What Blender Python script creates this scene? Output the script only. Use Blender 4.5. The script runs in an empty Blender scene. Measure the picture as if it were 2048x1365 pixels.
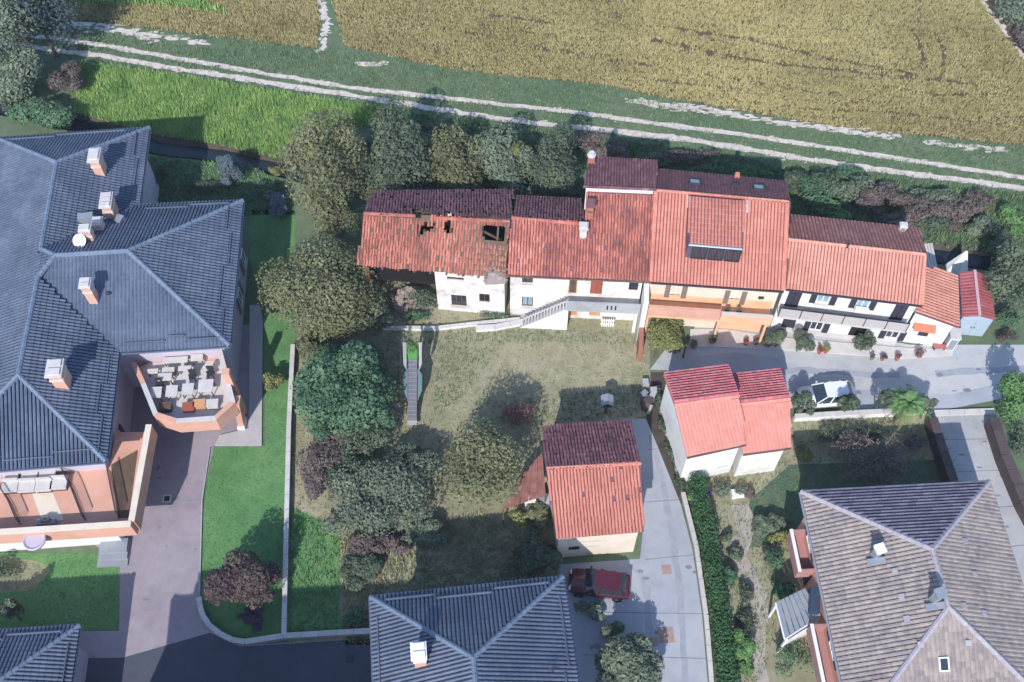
import bpy, math, random
import numpy as np
from mathutils import Vector, noise as mnoise
from mathutils.geometry import delaunay_2d_cdt
random.seed(7); RNG = np.random.default_rng(11)
sc = bpy.context.scene; COL = sc.collection
R = math.radians; V3 = Vector

# ---------------------------------------------------------------- camera, sky, sun, exposure
TH = R(58); FPX = 2164.0; CAMH = 65.0; CAMY = -CAMH / math.tan(TH)
cam = bpy.data.objects.new('camera', bpy.data.cameras.new('camera')); COL.objects.link(cam)
cam.location = (0, CAMY, CAMH); cam.rotation_euler = (R(90) - TH, 0, 0)
cam.data.sensor_width = 36; cam.data.lens = FPX / 2048 * 36; cam.data.clip_end = 3000
sc.camera = cam
SUN_EL, SUN_FROM = R(40), R(15)          # shadows run north and a little east
w = bpy.data.worlds.new('World'); sc.world = w; w.use_nodes = True
nt = w.node_tree; sky = nt.nodes.new('ShaderNodeTexSky'); sky.sky_type = 'NISHITA'; sky.sun_disc = False
sky.sun_elevation = SUN_EL; sky.sun_rotation = R(180) + SUN_FROM; sky.ozone_density = 4.0; sky.dust_density = 0.6
nt.links.new(sky.outputs[0], nt.nodes['Background'].inputs[0]); nt.nodes['Background'].inputs[1].default_value = 0.15
sl = bpy.data.lights.new('sun', 'SUN'); sl.energy = 2.9; sl.angle = R(0.6); sl.color = (1, 0.97, 0.935)
so = bpy.data.objects.new('sun', sl); COL.objects.link(so)
so.rotation_euler = V3((math.sin(SUN_FROM) * math.cos(SUN_EL), math.cos(SUN_FROM) * math.cos(SUN_EL), -math.sin(SUN_EL))).to_track_quat('-Z', 'Y').to_euler()
so.location = (0, -40, 60)
sc.view_settings.view_transform = 'Standard'; sc.view_settings.look = 'None'
sc.view_settings.exposure = 0.76; sc.view_settings.gamma = 1; sc.view_settings.use_curve_mapping = False

# ---------------------------------------------------------------- helpers
def P(px, py, h=0.0):                     # a pixel of the photograph (2048 wide) seen at height h -> metres
    u = (px - 1024) / FPX; v = -(py - 682.5) / FPX; c, s = math.cos(TH), math.sin(TH)
    d = (u, c + v * s, -s + v * c); t = (h - CAMH) / d[2]
    return V3((d[0] * t, CAMY + d[1] * t, h))
def ray(px, py):
    u = (px - 1024) / FPX; v = -(py - 682.5) / FPX; c, s = math.cos(TH), math.sin(TH)
    return V3((u, c + v * s, -s + v * c))
MATS = {}
def mat(name, cols, scale=1.0, k=0.5, rough=0.85, bump=0.3, bscale=25, metal=0.0, spec=0.3, big=0.0, bigs=0.2, detail=4, trans=0.0, coat=0.0):
    """colour ramp driven by a per-face tint and by noise; fine bump"""
    if name in MATS: return MATS[name]
    m = bpy.data.materials.new(name); m.use_nodes = True; n = m.node_tree.nodes; l = m.node_tree.links
    b = n['Principled BSDF']; b.inputs['Roughness'].default_value = rough; b.inputs['Metallic'].default_value = metal
    b.inputs['Specular IOR Level'].default_value = spec
    if coat: b.inputs['Coat Weight'].default_value = coat
    geo = n.new('ShaderNodeNewGeometry')
    at = n.new('ShaderNodeAttribute'); at.attribute_name = 'tint'
    nz = n.new('ShaderNodeTexNoise'); nz.inputs['Scale'].default_value = scale; nz.inputs['Detail'].default_value = detail
    nz.inputs['Roughness'].default_value = 0.62
    l.new(geo.outputs['Position'], nz.inputs['Vector'])
    st = n.new('ShaderNodeMapRange'); st.inputs[1].default_value = 0.28; st.inputs[2].default_value = 0.72
    l.new(nz.outputs['Fac'], st.inputs[0])
    mx = n.new('ShaderNodeMix'); mx.inputs[0].default_value = k
    l.new(at.outputs['Fac'], mx.inputs[2]); l.new(st.outputs[0], mx.inputs[3]); fac = mx.outputs[0]
    if big:
        n2 = n.new('ShaderNodeTexNoise'); n2.inputs['Scale'].default_value = bigs; n2.inputs['Detail'].default_value = 3
        l.new(geo.outputs['Position'], n2.inputs['Vector'])
        s2 = n.new('ShaderNodeMapRange'); s2.inputs[1].default_value = 0.3; s2.inputs[2].default_value = 0.7
        l.new(n2.outputs['Fac'], s2.inputs[0])
        m2 = n.new('ShaderNodeMix'); m2.inputs[0].default_value = big
        l.new(fac, m2.inputs[2]); l.new(s2.outputs[0], m2.inputs[3]); fac = m2.outputs[0]
    rp = n.new('ShaderNodeValToRGB'); e = rp.color_ramp.elements
    for i, c in enumerate(cols):
        if i < 2: el = e[i]
        else: el = e.new(0.99)
        el.color = (*c, 1)
    for i in range(len(cols)): rp.color_ramp.elements[i].position = i / max(1, len(cols) - 1)
    for i, c in enumerate(cols): rp.color_ramp.elements[i].color = (*c, 1)
    l.new(fac, rp.inputs[0]); l.new(rp.outputs[0], b.inputs['Base Color'])
    if bump:
        nb = n.new('ShaderNodeTexNoise'); nb.inputs['Scale'].default_value = bscale; nb.inputs['Detail'].default_value = 3
        l.new(geo.outputs['Position'], nb.inputs['Vector'])
        bp = n.new('ShaderNodeBump'); bp.inputs['Strength'].default_value = bump; bp.inputs['Distance'].default_value = 0.03
        l.new(nb.outputs['Fac'], bp.inputs['Height']); l.new(bp.outputs[0], b.inputs['Normal'])
    MATS[name] = m; return m
ORG = {}
def tag(o, label, cat, group=None, kind=None):
    if label: o['label'] = label
    if cat: o['category'] = cat
    if group: o['group'] = group
    if kind: o['kind'] = kind
    return o
def thing(name, label, cat, loc, group=None):
    o = bpy.data.objects.new(name, None); COL.objects.link(o); o.location = loc
    o.empty_display_size = 0.3
    ORG[o.name] = V3(loc); return tag(o, label, cat, group)
def finish(name, me, ms, parent, kind, org):
    for m in (ms if isinstance(ms, (list, tuple)) else [ms]): me.materials.append(m)
    o = bpy.data.objects.new(name, me); COL.objects.link(o)
    if parent is not None: o.parent = parent
    else: o.location = org
    if kind: o['kind'] = kind
    ORG[o.name] = org
    return o
class MB:
    def __init__(s): s.v = []; s.f = []; s.t = []; s.m = []
    def face(s, pts, t=0.5, mi=0):
        i = len(s.v); s.v += [tuple(p) for p in pts]; s.f.append(list(range(i, i + len(pts)))); s.t.append(t); s.m.append(mi)
    def mesh(s, vs, fs, t=0.5, mi=0):
        i = len(s.v); s.v += [tuple(p) for p in vs]
        for f in fs: s.f.append([i + k for k in f]); s.t.append(t); s.m.append(mi)
    def obox(s, o, a, b, c, t=0.5, mi=0):           # corner + three edges
        o, a, b, c = V3(o), V3(a), V3(b), V3(c)
        vs = [o, o + a, o + a + b, o + b, o + c, o + a + c, o + a + b + c, o + b + c]
        s.mesh(vs, [(3, 2, 1, 0), (4, 5, 6, 7), (0, 1, 5, 4), (1, 2, 6, 5), (2, 3, 7, 6), (3, 0, 4, 7)], t, mi)
    def cbox(s, c, sx, sy, sz, rot=0.0, t=0.5, mi=0):   # centre of the base
        c = V3(c); a = V3((math.cos(rot), math.sin(rot), 0)) * sx; b = V3((-math.sin(rot), math.cos(rot), 0)) * sy
        s.obox(c - a / 2 - b / 2, a, b, V3((0, 0, sz)), t, mi)
    def bar(s, p, q, wd, ht, t=0.5, mi=0):          # box from p to q (bottom centre line)
        p, q = V3(p), V3(q); d = q - p; n = V3((-d.y, d.x, 0))
        n = n.normalized() * wd if n.length > 1e-6 else V3((wd, 0, 0))
        up = d.cross(n).normalized() * ht
        if up.z < 0: up = -up
        s.obox(p - n / 2, d, n, up, t, mi)
    def slab(s, poly, th, t=0.5, mi=0):             # thick sheet under a polygon
        poly = [V3(p) for p in poly]; lo = [p - V3((0, 0, th)) for p in poly]; n = len(poly)
        s.face(poly, t, mi); s.face(lo[::-1], t, mi)
        for i in range(n): j = (i + 1) % n; s.face([poly[i], lo[i], lo[j], poly[j]], t, mi)
    def prism(s, p2, z0, z1, t=0.5, mi=0, cap=True):
        n = len(p2)
        for i in range(n):
            a, b = p2[i], p2[(i + 1) % n]
            s.face([(a[0], a[1], z0), (b[0], b[1], z0), (b[0], b[1], z1), (a[0], a[1], z1)], t, mi)
        if cap: s.face([(a[0], a[1], z1) for a in p2], t, mi); s.face([(a[0], a[1], z0) for a in p2][::-1], t, mi)
    def tube(s, pts, rad, n=6, t=0.5, mi=0, cap=True):
        pts = [V3(p) for p in pts]; rings = []
        for i, p in enumerate(pts):
            d = (pts[min(i + 1, len(pts) - 1)] - pts[max(i - 1, 0)]).normalized()
            a = d.cross(V3((0, 0, 1)) if abs(d.z) < 0.95 else V3((1, 0, 0))).normalized(); b = d.cross(a)
            r = rad[i] if isinstance(rad, (list, tuple)) else rad
            rings.append([p + (a * math.cos(2 * math.pi * k / n) + b * math.sin(2 * math.pi * k / n)) * r for k in range(n)])
        vs = [q for r in rings for q in r]; fs = []
        for i in range(len(rings) - 1):
            for k in range(n): fs.append((i * n + k, i * n + (k + 1) % n, (i + 1) * n + (k + 1) % n, (i + 1) * n + k))
        if cap: fs.append(tuple(range(n))[::-1]); fs.append(tuple((len(rings) - 1) * n + k for k in range(n)))
        s.mesh(vs, fs, t, mi)
    def lathe(s, c, prof, n=10, t=0.5, mi=0):       # profile of (radius, z)
        c = V3(c); vs = []; fs = []
        for r, z in prof: vs += [c + V3((r * math.cos(2 * math.pi * k / n), r * math.sin(2 * math.pi * k / n), z)) for k in range(n)]
        for i in range(len(prof) - 1):
            for k in range(n): fs.append((i * n + k, i * n + (k + 1) % n, (i + 1) * n + (k + 1) % n, (i + 1) * n + k))
        fs.append(tuple((len(prof) - 1) * n + k for k in range(n)))
        s.mesh(vs, fs, t, mi)
    def build(s, name, ms, parent=None, kind=None, smooth=False, org=None):
        if parent is not None: org = ORG[parent.name]
        elif org is None: org = V3((0, 0, 0))
        me = bpy.data.meshes.new(name)
        me.from_pydata((np.array(s.v, dtype=float) - np.array(org)).tolist(), [], s.f)
        a = me.attributes.new('tint', 'FLOAT', 'FACE'); a.data.foreach_set('value', s.t)
        me.polygons.foreach_set('material_index', s.m)
        if smooth: me.polygons.foreach_set('use_smooth', [True] * len(s.f))
        me.update()
        return finish(name, me, ms, parent, kind, V3(org))
def quads(name, Q, T, ms, parent=None, kind=None, org=None):     # Q (N,k,3) polygons, T (N) tint
    if parent is not None: org = ORG[parent.name]
    elif org is None: org = V3((0, 0, 0))
    N, k = Q.shape[:2]
    me = bpy.data.meshes.new(name)
    me.vertices.add(N * k); me.vertices.foreach_set('co', (Q - np.array(org)).reshape(-1).astype(np.float32))
    me.loops.add(N * k); me.loops.foreach_set('vertex_index', np.arange(N * k, dtype=np.int32))
    me.polygons.add(N); me.polygons.foreach_set('loop_start', np.arange(N, dtype=np.int32) * k)
    a = me.attributes.new('tint', 'FLOAT', 'FACE'); a.data.foreach_set('value', np.clip(T, 0, 1).astype(np.float32))
    me.update(); me.validate()
    return finish(name, me, ms, parent, kind, V3(org))
def children(o): return [c for c in bpy.data.objects if c.parent == o]
def copy_tree(o, loc, rz=0, label=None, scale=1.0, parent=None):
    c = o.copy(); COL.objects.link(c); c.parent = parent
    if parent is None:
        c.location = loc; c.rotation_euler = (0, 0, rz); c.scale = (scale,) * 3
        if label: c['label'] = label
    for ch in children(o): copy_tree(ch, None, parent=c)
    return c
def inside(poly, x, y):
    r = False; n = len(poly); j = n - 1
    for i in range(n):
        xi, yi = poly[i][0], poly[i][1]; xj, yj = poly[j][0], poly[j][1]
        if (yi > y) != (yj > y) and x < (xj - xi) * (y - yi) / (yj - yi) + xi: r = not r
        j = i
    return r
def np_inside(poly, X, Y):
    r = np.zeros(X.shape, bool); n = len(poly); j = n - 1
    for i in range(n):
        xi, yi = poly[i][0], poly[i][1]; xj, yj = poly[j][0], poly[j][1]
        if abs(yj - yi) > 1e-9:
            r ^= ((yi > Y) != (yj > Y)) & (X < (xj - xi) * (Y - yi) / (yj - yi) + xi)
        j = i
    return r
def G(pts, h=0.0): return [P(x, y, h) for x, y in pts]
def newell(poly):
    n = V3((0, 0, 0))
    for i in range(len(poly)):
        a, b = V3(poly[i]), V3(poly[(i + 1) % len(poly)])
        n += V3(((a.y - b.y) * (a.z + b.z), (a.z - b.z) * (a.x + b.x), (a.x - b.x) * (a.y + b.y)))
    n.normalize(); return n if n.z > 0 else -n
def plane_z(poly, x, y):
    n = newell(poly); c = sum((V3(p) for p in poly), V3((0, 0, 0))) / len(poly)
    return c.z - (n.x * (x - c.x) + n.y * (y - c.y)) / n.z
def inset(p2, d):                                   # offset a CCW polygon inwards by d (number or list per edge)
    n = len(p2); out = []; L = []
    for i in range(n):
        a, b = V3((p2[i][0], p2[i][1], 0)), V3((p2[(i + 1) % n][0], p2[(i + 1) % n][1], 0))
        t = (b - a).normalized(); nn = V3((-t.y, t.x, 0)); dd = d[i] if isinstance(d, (list, tuple)) else d
        L.append((a + nn * dd, t))
    for i in range(n):
        (p, t), (q, u) = L[i - 1], L[i]
        den = t.x * u.y - t.y * u.x
        if abs(den) < 1e-6: out.append((q.x, q.y)); continue
        k = ((q.x - p.x) * u.y - (q.y - p.y) * u.x) / den
        out.append((p.x + t.x * k, p.y + t.y * k))
    return out

# ---------------------------------------------------------------- materials
terra = mat('terracotta_old', [(0.121, 0.055, 0.046), (0.309, 0.105, 0.081), (0.486, 0.165, 0.119), (0.640, 0.308, 0.229)], 1.2, .3, .9, .4, 30, big=.25, bigs=.6)
terra_dk = mat('terracotta_moss', [(0.054, 0.036, 0.048), (0.144, 0.068, 0.081), (0.225, 0.104, 0.114), (0.342, 0.198, 0.209)], 1.2, .35, .95, .4, 30)  # terracotta with shade darkened into its colour, for north slopes and decks
terra_new = mat('terracotta_new', [(0.386, 0.129, 0.094), (0.557, 0.211, 0.152), (0.675, 0.313, 0.228)], .8, .35, .8, .2, 30, big=.2, bigs=.5)
terra_h = mat('terracotta_orange', [(.42, .165, .12), (.57, .255, .185), (.64, .33, .25)], .8, .35, .8, .2, 30)
terra_k = mat('terracotta_salmon', [(0.481, 0.180, 0.140), (0.588, 0.239, 0.187), (0.623, 0.289, 0.235)], .8, .35, .8, .2, 30)
slate = mat('slate_blue_tile', [(0.040, 0.053, 0.089), (0.082, 0.105, 0.157), (0.152, 0.178, 0.239)], .8, .4, .55, .2, 30, spec=.5, big=.3, bigs=.35)
slate_cap = mat('slate_cap', [(.09, .12, .18), (.17, .22, .29)], 2, .5, .55, .2, spec=.5)
brownt = mat('grey_brown_tile', [(0.130, 0.115, 0.121), (0.240, 0.200, 0.192), (0.340, 0.285, 0.250), (0.419, 0.340, 0.276)], 2.0, .35, .85, .3, 30)
brown_cap = mat('grey_brown_cap', [(.25, .23, .26), (.42, .38, .40)], 3, .6, .85, .3)
white_w = mat('white_plaster', [(.55, .53, .50), (.74, .73, .70), (.80, .79, .77)], .9, .8, .9, .15, 12)
old_w = mat('stained_plaster', [(.36, .30, .25), (.62, .58, .54), (.74, .72, .69), (.77, .75, .73)], 1.1, .9, .95, .3, 9)
cream_w = mat('cream_plaster', [(.55, .46, .36), (.68, .58, .46), (.72, .63, .52)], .8, .8, .9, .15, 12)
orange_w = mat('orange_plaster', [(0.506, 0.265, 0.183), (0.607, 0.333, 0.244), (0.644, 0.372, 0.293)], .7, .8, .9, .12, 12)
peach_w = mat('peach_plaster', [(.60, .33, .19), (.72, .44, .27), (.76, .48, .31)], .7, .8, .9, .12, 12)
lilac_w = mat('lilac_plaster', [(.42, .38, .44), (.52, .47, .54)], .7, .8, .9, .12, 12)
brickp = mat('red_brick', [(.28, .11, .08), (.42, .18, .12)], 6, .7, .9, .4, 18)
conc = mat('concrete', [(.27, .27, .275), (.37, .37, .375), (.45, .45, .45)], 1.2, .8, .9, .25, 14, big=.4, bigs=.25)
stone_pale = mat('pale_stone', [(.45, .42, .40), (.60, .57, .55)], 2, .7, .9, .2)
pinkpave = mat('pink_asphalt', [(.21, .18, .20), (.30, .255, .28), (.37, .32, .345)], 1.4, .7, .9, .25, 20, big=.45, bigs=.3)
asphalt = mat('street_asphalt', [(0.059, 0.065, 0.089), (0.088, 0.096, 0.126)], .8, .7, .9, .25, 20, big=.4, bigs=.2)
lanec = mat('lane_concrete', [(.25, .265, .30), (.34, .355, .39), (.42, .425, .45)], 1.1, .65, .9, .2, 14, big=.5, bigs=.3)
yardc = mat('gravel_yard', [(.32, .32, .325), (.42, .42, .42), (.50, .49, .475)], 1.3, .75, .95, .35, 25, big=.4, bigs=.2)
chalk = mat('chalky_dirt', [(0.343, 0.285, 0.240), (0.541, 0.465, 0.409), (0.686, 0.600, 0.536)], 2.2, .8, .95, .4, 18)
soil = mat('field_soil', [(.075, .055, .035), (.13, .10, .06)], 2, .8, .95, .5, 18)
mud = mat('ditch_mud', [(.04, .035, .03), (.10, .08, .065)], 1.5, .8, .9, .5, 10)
water = mat('ditch_water', [(.012, .018, .025), (.02, .03, .04)], .5, .8, .12, .15, 3, spec=.6)
vergeg = mat('verge_grass', [(0.055, 0.094, 0.055), (0.105, 0.149, 0.083), (0.187, 0.193, 0.127)], 1.4, .75, .95, .5, 16, big=.4, bigs=.15)
lawn_m = mat('lawn_grass', [(0.068, 0.163, 0.060), (0.105, 0.227, 0.082), (0.161, 0.273, 0.112)], 1.0, .75, .95, .5, 22, big=.45, bigs=.25)
dry_m = mat('dry_grass', [(0.156, 0.163, 0.091), (0.273, 0.254, 0.163), (0.403, 0.358, 0.247)], 1.2, .75, .95, .5, 16, big=.4, bigs=.2)
dark_g = mat('shade_garden', [(.05, .085, .06), (.085, .13, .08), (.15, .165, .11)], 1.2, .75, .95, .5, 16, big=.4, bigs=.25)  # garden green with the shade darkened into its colour
crop_m = mat('ripe_crop', [(0.088, 0.074, 0.034), (0.284, 0.243, 0.110), (0.412, 0.358, 0.168), (0.509, 0.464, 0.240)], 1.4, .25, .95, 0, big=.3, bigs=.18)
tuft_g = mat('tall_grass', [(0.100, 0.200, 0.061), (0.199, 0.354, 0.106), (0.332, 0.478, 0.150), (0.516, 0.584, 0.247)], .9, .35, .9, 0, big=.4, bigs=.6)
tuft_v = mat('verge_tuft', [(0.057, 0.119, 0.060), (0.109, 0.197, 0.093), (0.193, 0.259, 0.134), (0.320, 0.337, 0.200)], .9, .35, .9, 0)
tuft_d = mat('dry_tuft', [(0.135, 0.166, 0.080), (0.270, 0.279, 0.161), (0.405, 0.399, 0.249), (0.540, 0.520, 0.344)], .9, .35, .9, 0, big=.4, bigs=.3)
tuft_l = mat('lawn_tuft', [(0.068, 0.162, 0.065), (0.115, 0.249, 0.089), (0.163, 0.304, 0.122), (0.231, 0.338, 0.162)], .7, .4, .9, 0, big=.4, bigs=.35)
bark = mat('bark', [(.07, .055, .045), (.16, .13, .11)], 5, .7, .95, .6, 14)
def leafm(name, *cols): return mat(name, cols, 1.1, .3, .75, 0, spec=.25, big=.25, bigs=.45)
lf_olive = leafm('leaf_olive', (.045, .052, .03), (.10, .11, .058), (.18, .185, .095), (.28, .27, .14))
lf_dark = leafm('leaf_dark', (.03, .043, .034), (.065, .09, .06), (.115, .145, .09), (.18, .20, .13))
lf_grey = leafm('leaf_greygreen', (.05, .07, .052), (.10, .13, .09), (.165, .20, .135), (.25, .27, .18))
lf_yel = leafm('leaf_yellowgreen', (.07, .085, .03), (.14, .155, .055), (.24, .245, .09), (.36, .33, .13))
lf_fir = leafm('leaf_bluegreen', (0.025, 0.058, 0.034), (0.054, 0.111, 0.062), (0.098, 0.175, 0.095), (0.176, 0.265, 0.150))
lf_blue = leafm('leaf_bluegrey', (.05, .075, .095), (.10, .135, .16), (.16, .20, .225))
lf_cop = leafm('leaf_copper', (.035, .02, .028), (.075, .045, .055), (.12, .09, .075), (.17, .14, .09))
lf_bright = leafm('leaf_bright', (.04, .095, .035), (.08, .165, .055), (.13, .24, .085), (.21, .31, .13))
lf_brown = leafm('leaf_brown', (.075, .055, .052), (.14, .11, .10), (.21, .17, .15))
lf_hedge = leafm('leaf_hedge', (.02, .06, .024), (.045, .11, .042), (.08, .17, .065))
lf_rust = leafm('leaf_rust', (.13, .065, .06), (.22, .11, .10), (.31, .17, .155))
lf_violet = leafm('petal_violet', (.12, .05, .20), (.22, .09, .35))
lf_red = leafm('petal_red', (.16, .035, .03), (.28, .07, .05))
shut = mat('dark_shutter', [(.03, .03, .045), (.055, .055, .075)], 3, .5, .6, .1)
shut_br = mat('brown_shutter', [(.16, .12, .10), (.25, .20, .17)], 3, .5, .7, .1)
glass = mat('window_glass', [(.02, .028, .04), (.04, .05, .07)], 1, .5, .08, 0, spec=.8)
paleglass = mat('pale_glass', [(.20, .30, .36), (.30, .40, .46)], 1, .5, .1, 0, spec=.8)
dkin = mat('dark_interior', [(.012, .011, .012), (.03, .027, .026)], 1, .6, .95, .2)
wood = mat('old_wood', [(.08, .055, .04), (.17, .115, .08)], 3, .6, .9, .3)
reddoor = mat('red_brown_door', [(.26, .07, .045), (.36, .11, .07)], 3, .5, .7, .1)
orangedoor = mat('orange_door', [(.50, .25, .12), (.62, .33, .17)], 3, .5, .8, .1)
metal_g = mat('grey_metal', [(.26, .28, .31), (.36, .38, .42)], 2, .5, .45, .05, metal=.3)
metal_p = mat('pale_blue_metal', [(.36, .44, .52), (.46, .53, .60)], 1.5, .6, .5, .05, metal=.2)
dkmetal = mat('dark_metal', [(.03, .032, .04), (.06, .062, .075)], 2, .5, .5, .05, metal=.3)
redmetal = mat('red_sheet', [(.28, .07, .08), (.40, .115, .12), (.48, .17, .17)], 1.2, .6, .5, .08, metal=.1)
whitep = mat('white_paint', [(.70, .69, .68), (.80, .79, .78)], 2, .5, .6, .05)
teal = mat('teal_paint', [(.07, .13, .135), (.13, .20, .20)], 2, .5, .5, .05)
greenp = mat('green_paint', [(.06, .28, .05), (.12, .40, .09)], 2, .5, .6, .05)
rubber = mat('tyre_rubber', [(.015, .015, .016), (.03, .03, .03)], 4, .5, .9, .1)
redcar_m = mat('red_car_paint', [(.065, .009, .018), (.09, .012, .024)], .5, .5, .3, 0, spec=.5, coat=.6)
whitecar_m = mat('white_car_paint', [(.68, .69, .71), (.74, .75, .77)], .5, .5, .3, 0, spec=.5, coat=.6)
lampm = mat('lamp_lens', [(.6, .6, .58), (.7, .7, .68)], 1, .5, .15, 0, spec=.7)
taill = mat('tail_lens', [(.35, .02, .02), (.45, .03, .03)], 1, .5, .2, 0, spec=.6)
tarp_w = mat('white_tarp', [(.62, .62, .62), (.76, .76, .75)], 2, .7, .7, .3, 6)
rust = mat('rusty_sheet', [(.16, .065, .055), (.27, .12, .10), (.34, .18, .15)], 1.8, .8, .85, .3)
rubble = mat('rubble', [(.16, .12, .10), (.30, .24, .21), (.45, .38, .34)], 5, .6, .95, .6, 12)
darkwall = mat('dark_brown_wall', [(.06, .045, .045), (.105, .08, .08)], 2, .7, .9, .3)

# ---------------------------------------------------------------- roofs
def patch(x, y, z, s=0.35): return mnoise.noise(V3((x * s, y * s, z * s))) * 0.5 + 0.5
def tiles(root, name, poly, m, tw=.22, tl=.40, hgt=.07, jit=0.0, tint=None, hole=None, flat=False, capt=0.25):
    poly = [V3(p) for p in poly]; N = newell(poly); U = (poly[1] - poly[0]); U -= N * U.dot(N); U.normalize()
    W = N.cross(U)
    if W.z < 0: W = -W
    o = poly[0]; q2 = [((p - o).dot(U), (p - o).dot(W)) for p in poly]
    u0 = min(q[0] for q in q2); u1 = max(q[0] for q in q2); v0 = min(q[1] for q in q2); v1 = max(q[1] for q in q2)
    prof = [(-.43, -.1), (-.32, .68), (0, 1), (.32, .68), (.43, -.1)] if not flat else [(-.5, .1), (-.3, 1), (.12, 1), (.26, .35), (.5, .35)]
    mb = MB(); nr = int((v1 - v0) / tl) + 1; nc = int((u1 - u0) / tw) + 1
    for j in range(nr):
        va = v0 + j * tl
        for i in range(nc):
            uc = u0 + (i + .5) * tw
            vc = va + tl * .5
            if not inside(q2, uc, vc): continue
            c = o + U * uc + W * vc
            if hole and hole(c): continue
            if jit and random.random() < jit * .06: continue
            du = random.uniform(-1, 1) * jit * tw * .18; dz = random.uniform(0, 1) * jit * .03; dr = random.uniform(-1, 1) * jit * .05
            dv = random.uniform(-1, 1) * jit * tl * .2
            t = tint(c) if tint else .5 + (patch(c.x, c.y, 3, .6) - .5) * .5 + random.uniform(-.24, .24)
            a = o + U * (uc + du) + W * (va - .03 + dv) + N * (.035 + dz); b = o + U * (uc + du + dr) + W * (va + tl + .02 + dv) + N * (.005 + dz)
            vs = [a + U * (x * tw) + N * (h * hgt) for x, h in prof] + [b + U * (x * tw * .86) + N * (h * hgt * .9) for x, h in prof]
            mb.mesh(vs, [(0, 1, 6, 5), (1, 2, 7, 6), (2, 3, 8, 7), (3, 4, 9, 8)], t)
            mb.mesh([vs[0], vs[1], vs[2], vs[3], vs[4], a - N * .03 + U * (tw * .4), a - N * .03 - U * (tw * .4)], [(0, 1, 2, 3, 4, 5, 6)], t)
    return mb.build(name, m, root, kind='stuff')
def courses(root, poly, rows, m, bump=.13, cuts=14, name='tile_course'):
    """each course of big rounded tiles as its own part"""
    poly = [V3(p) for p in poly]; N = newell(poly); U = (poly[1] - poly[0]); U -= N * U.dot(N); U.normalize(); W = N.cross(U); W = W if W.z > 0 else -W
    o = poly[0]; q2 = [((p - o).dot(U), (p - o).dot(W)) for p in poly]; v0 = min(q[1] for q in q2); v1 = max(q[1] for q in q2)
    def span(v):
        us = []
        for (a, b), (c, d) in zip(q2, q2[1:] + q2[:1]):
            if (b - v) * (d - v) <= 0 and abs(d - b) > 1e-6: us.append(a + (c - a) * (v - b) / (d - b))
        return (min(us), max(us)) if us else (0, 0)
    for j in range(rows):
        va, vb = v0 + (v1 - v0) * j / rows + .004, v0 + (v1 - v0) * (j + 1) / rows - .004; ua, ub = span((va + vb) / 2)
        if ub - ua < .15: continue
        nt_ = max(1, int((ub - ua) / ((max(q[0] for q in q2) - min(q[0] for q in q2)) / cuts))); mb = MB()
        pr = [(0, -.02), (.16, .62), (.42, 1), (.68, .8), (.86, .3), (1, -.02)]
        for q in range(nt_):
            g0, g1 = ua + (ub - ua) * q / nt_ + .006, ua + (ub - ua) * (q + 1) / nt_ - .006; t = random.uniform(.1, .9)
            vs = [o + U * g + W * (va + (vb - va) * f) + N * (h * bump) for g in (g0, g1) for f, h in pr]
            mb.mesh(vs, [(k, k + 1, k + 7, k + 6) for k in range(5)] + [(5, 4, 3, 2, 1, 0), (6, 7, 8, 9, 10, 11)], t)
        mb.build(name, m, root)
def caps(root, lines, m, r=.13, seg=.42, name='ridge_cap'):
    for p, q in lines:
        mb = MB()
        p, q = V3(p), V3(q); d = (q - p); n = max(1, int(d.length / seg)); d.normalize(); s = d.cross(V3((0, 0, 1))).normalized(); up = s.cross(d)
        L = (q - p).length / n
        for i in range(n):
            a = p + d * (L * i - .02); b = p + d * (L * (i + 1) + .03); t = random.uniform(.15, .85)
            pr = [(-1, -.25), (-.7, .5), (0, .85), (.7, .5), (1, -.25)]
            vs = [a + s * (x * r) + up * (h * r + .03) for x, h in pr] + [b + s * (x * r * .88) + up * (h * r * .88 + .01) for x, h in pr]
            mb.mesh(vs, [(k, k + 1, k + 6, k + 5) for k in range(4)] + [(0, 1, 2, 3, 4), (9, 8, 7, 6, 5)], t)
        o = mb.build(name, m, root)
    return o
def deck(root, polys, m, th=.12, name='roof', drop=.012):
    mb = MB()
    for p in polys:
        p = [V3(q) for q in p]; mb.slab([V3((q.x, q.y, plane_z(p, q.x, q.y) - drop)) for q in p], th)
    return mb.build(name, m, root)
def gutter(root, lines, m=None, r=.07, name='gutter'):
    for p, q in lines:
        mb = MB(); p, q = V3(p), V3(q); d = (q - p).normalized(); o = V3((d.y, -d.x, 0)) * .09
        mb.tube([p + o - V3((0, 0, .1)), q + o - V3((0, 0, .1))], r, 6); ob = mb.build(name, m or dkmetal, root)
    return ob
def chimney(root, x, y, z0, z1, sx, sy, m, capm, rot=0, pots=2):
    mb = MB(); mb.cbox((x, y, z0), sx, sy, z1 - z0, rot); ch = mb.build('chimney', m, root)
    mb = MB(); mb.cbox((x, y, z1 - .45), sx * 1.12, sy * 1.12, .18, rot); mb.build('chimney_band', capm, ch)
    mb = MB(); a = V3((math.cos(rot), math.sin(rot), 0)); b = V3((-a.y, a.x, 0))
    for i in (-1, 1):
        for j in (-1, 1): mb.cbox(V3((x, y, z1)) + a * (i * sx * .42) + b * (j * sy * .42), .1, .1, .2, rot)
    mb.cbox((x, y, z1 + .2), sx * 1.35, sy * 1.3, .1, rot)
    for k in range(pots): mb.cbox(V3((x, y, z1 + .3)) + b * ((k + .5) / pots - .5) * sy * 1.2, sx * 1.05, sy * .9 / pots, .12, rot)
    mb.build('chimney_cap', capm, ch); return ch

def onroof(px, py, face, h0=7.2):
    q = P(px, py, h0)
    for _ in range(8): q = P(px, py, plane_z(face, q.x, q.y))
    return q
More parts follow.
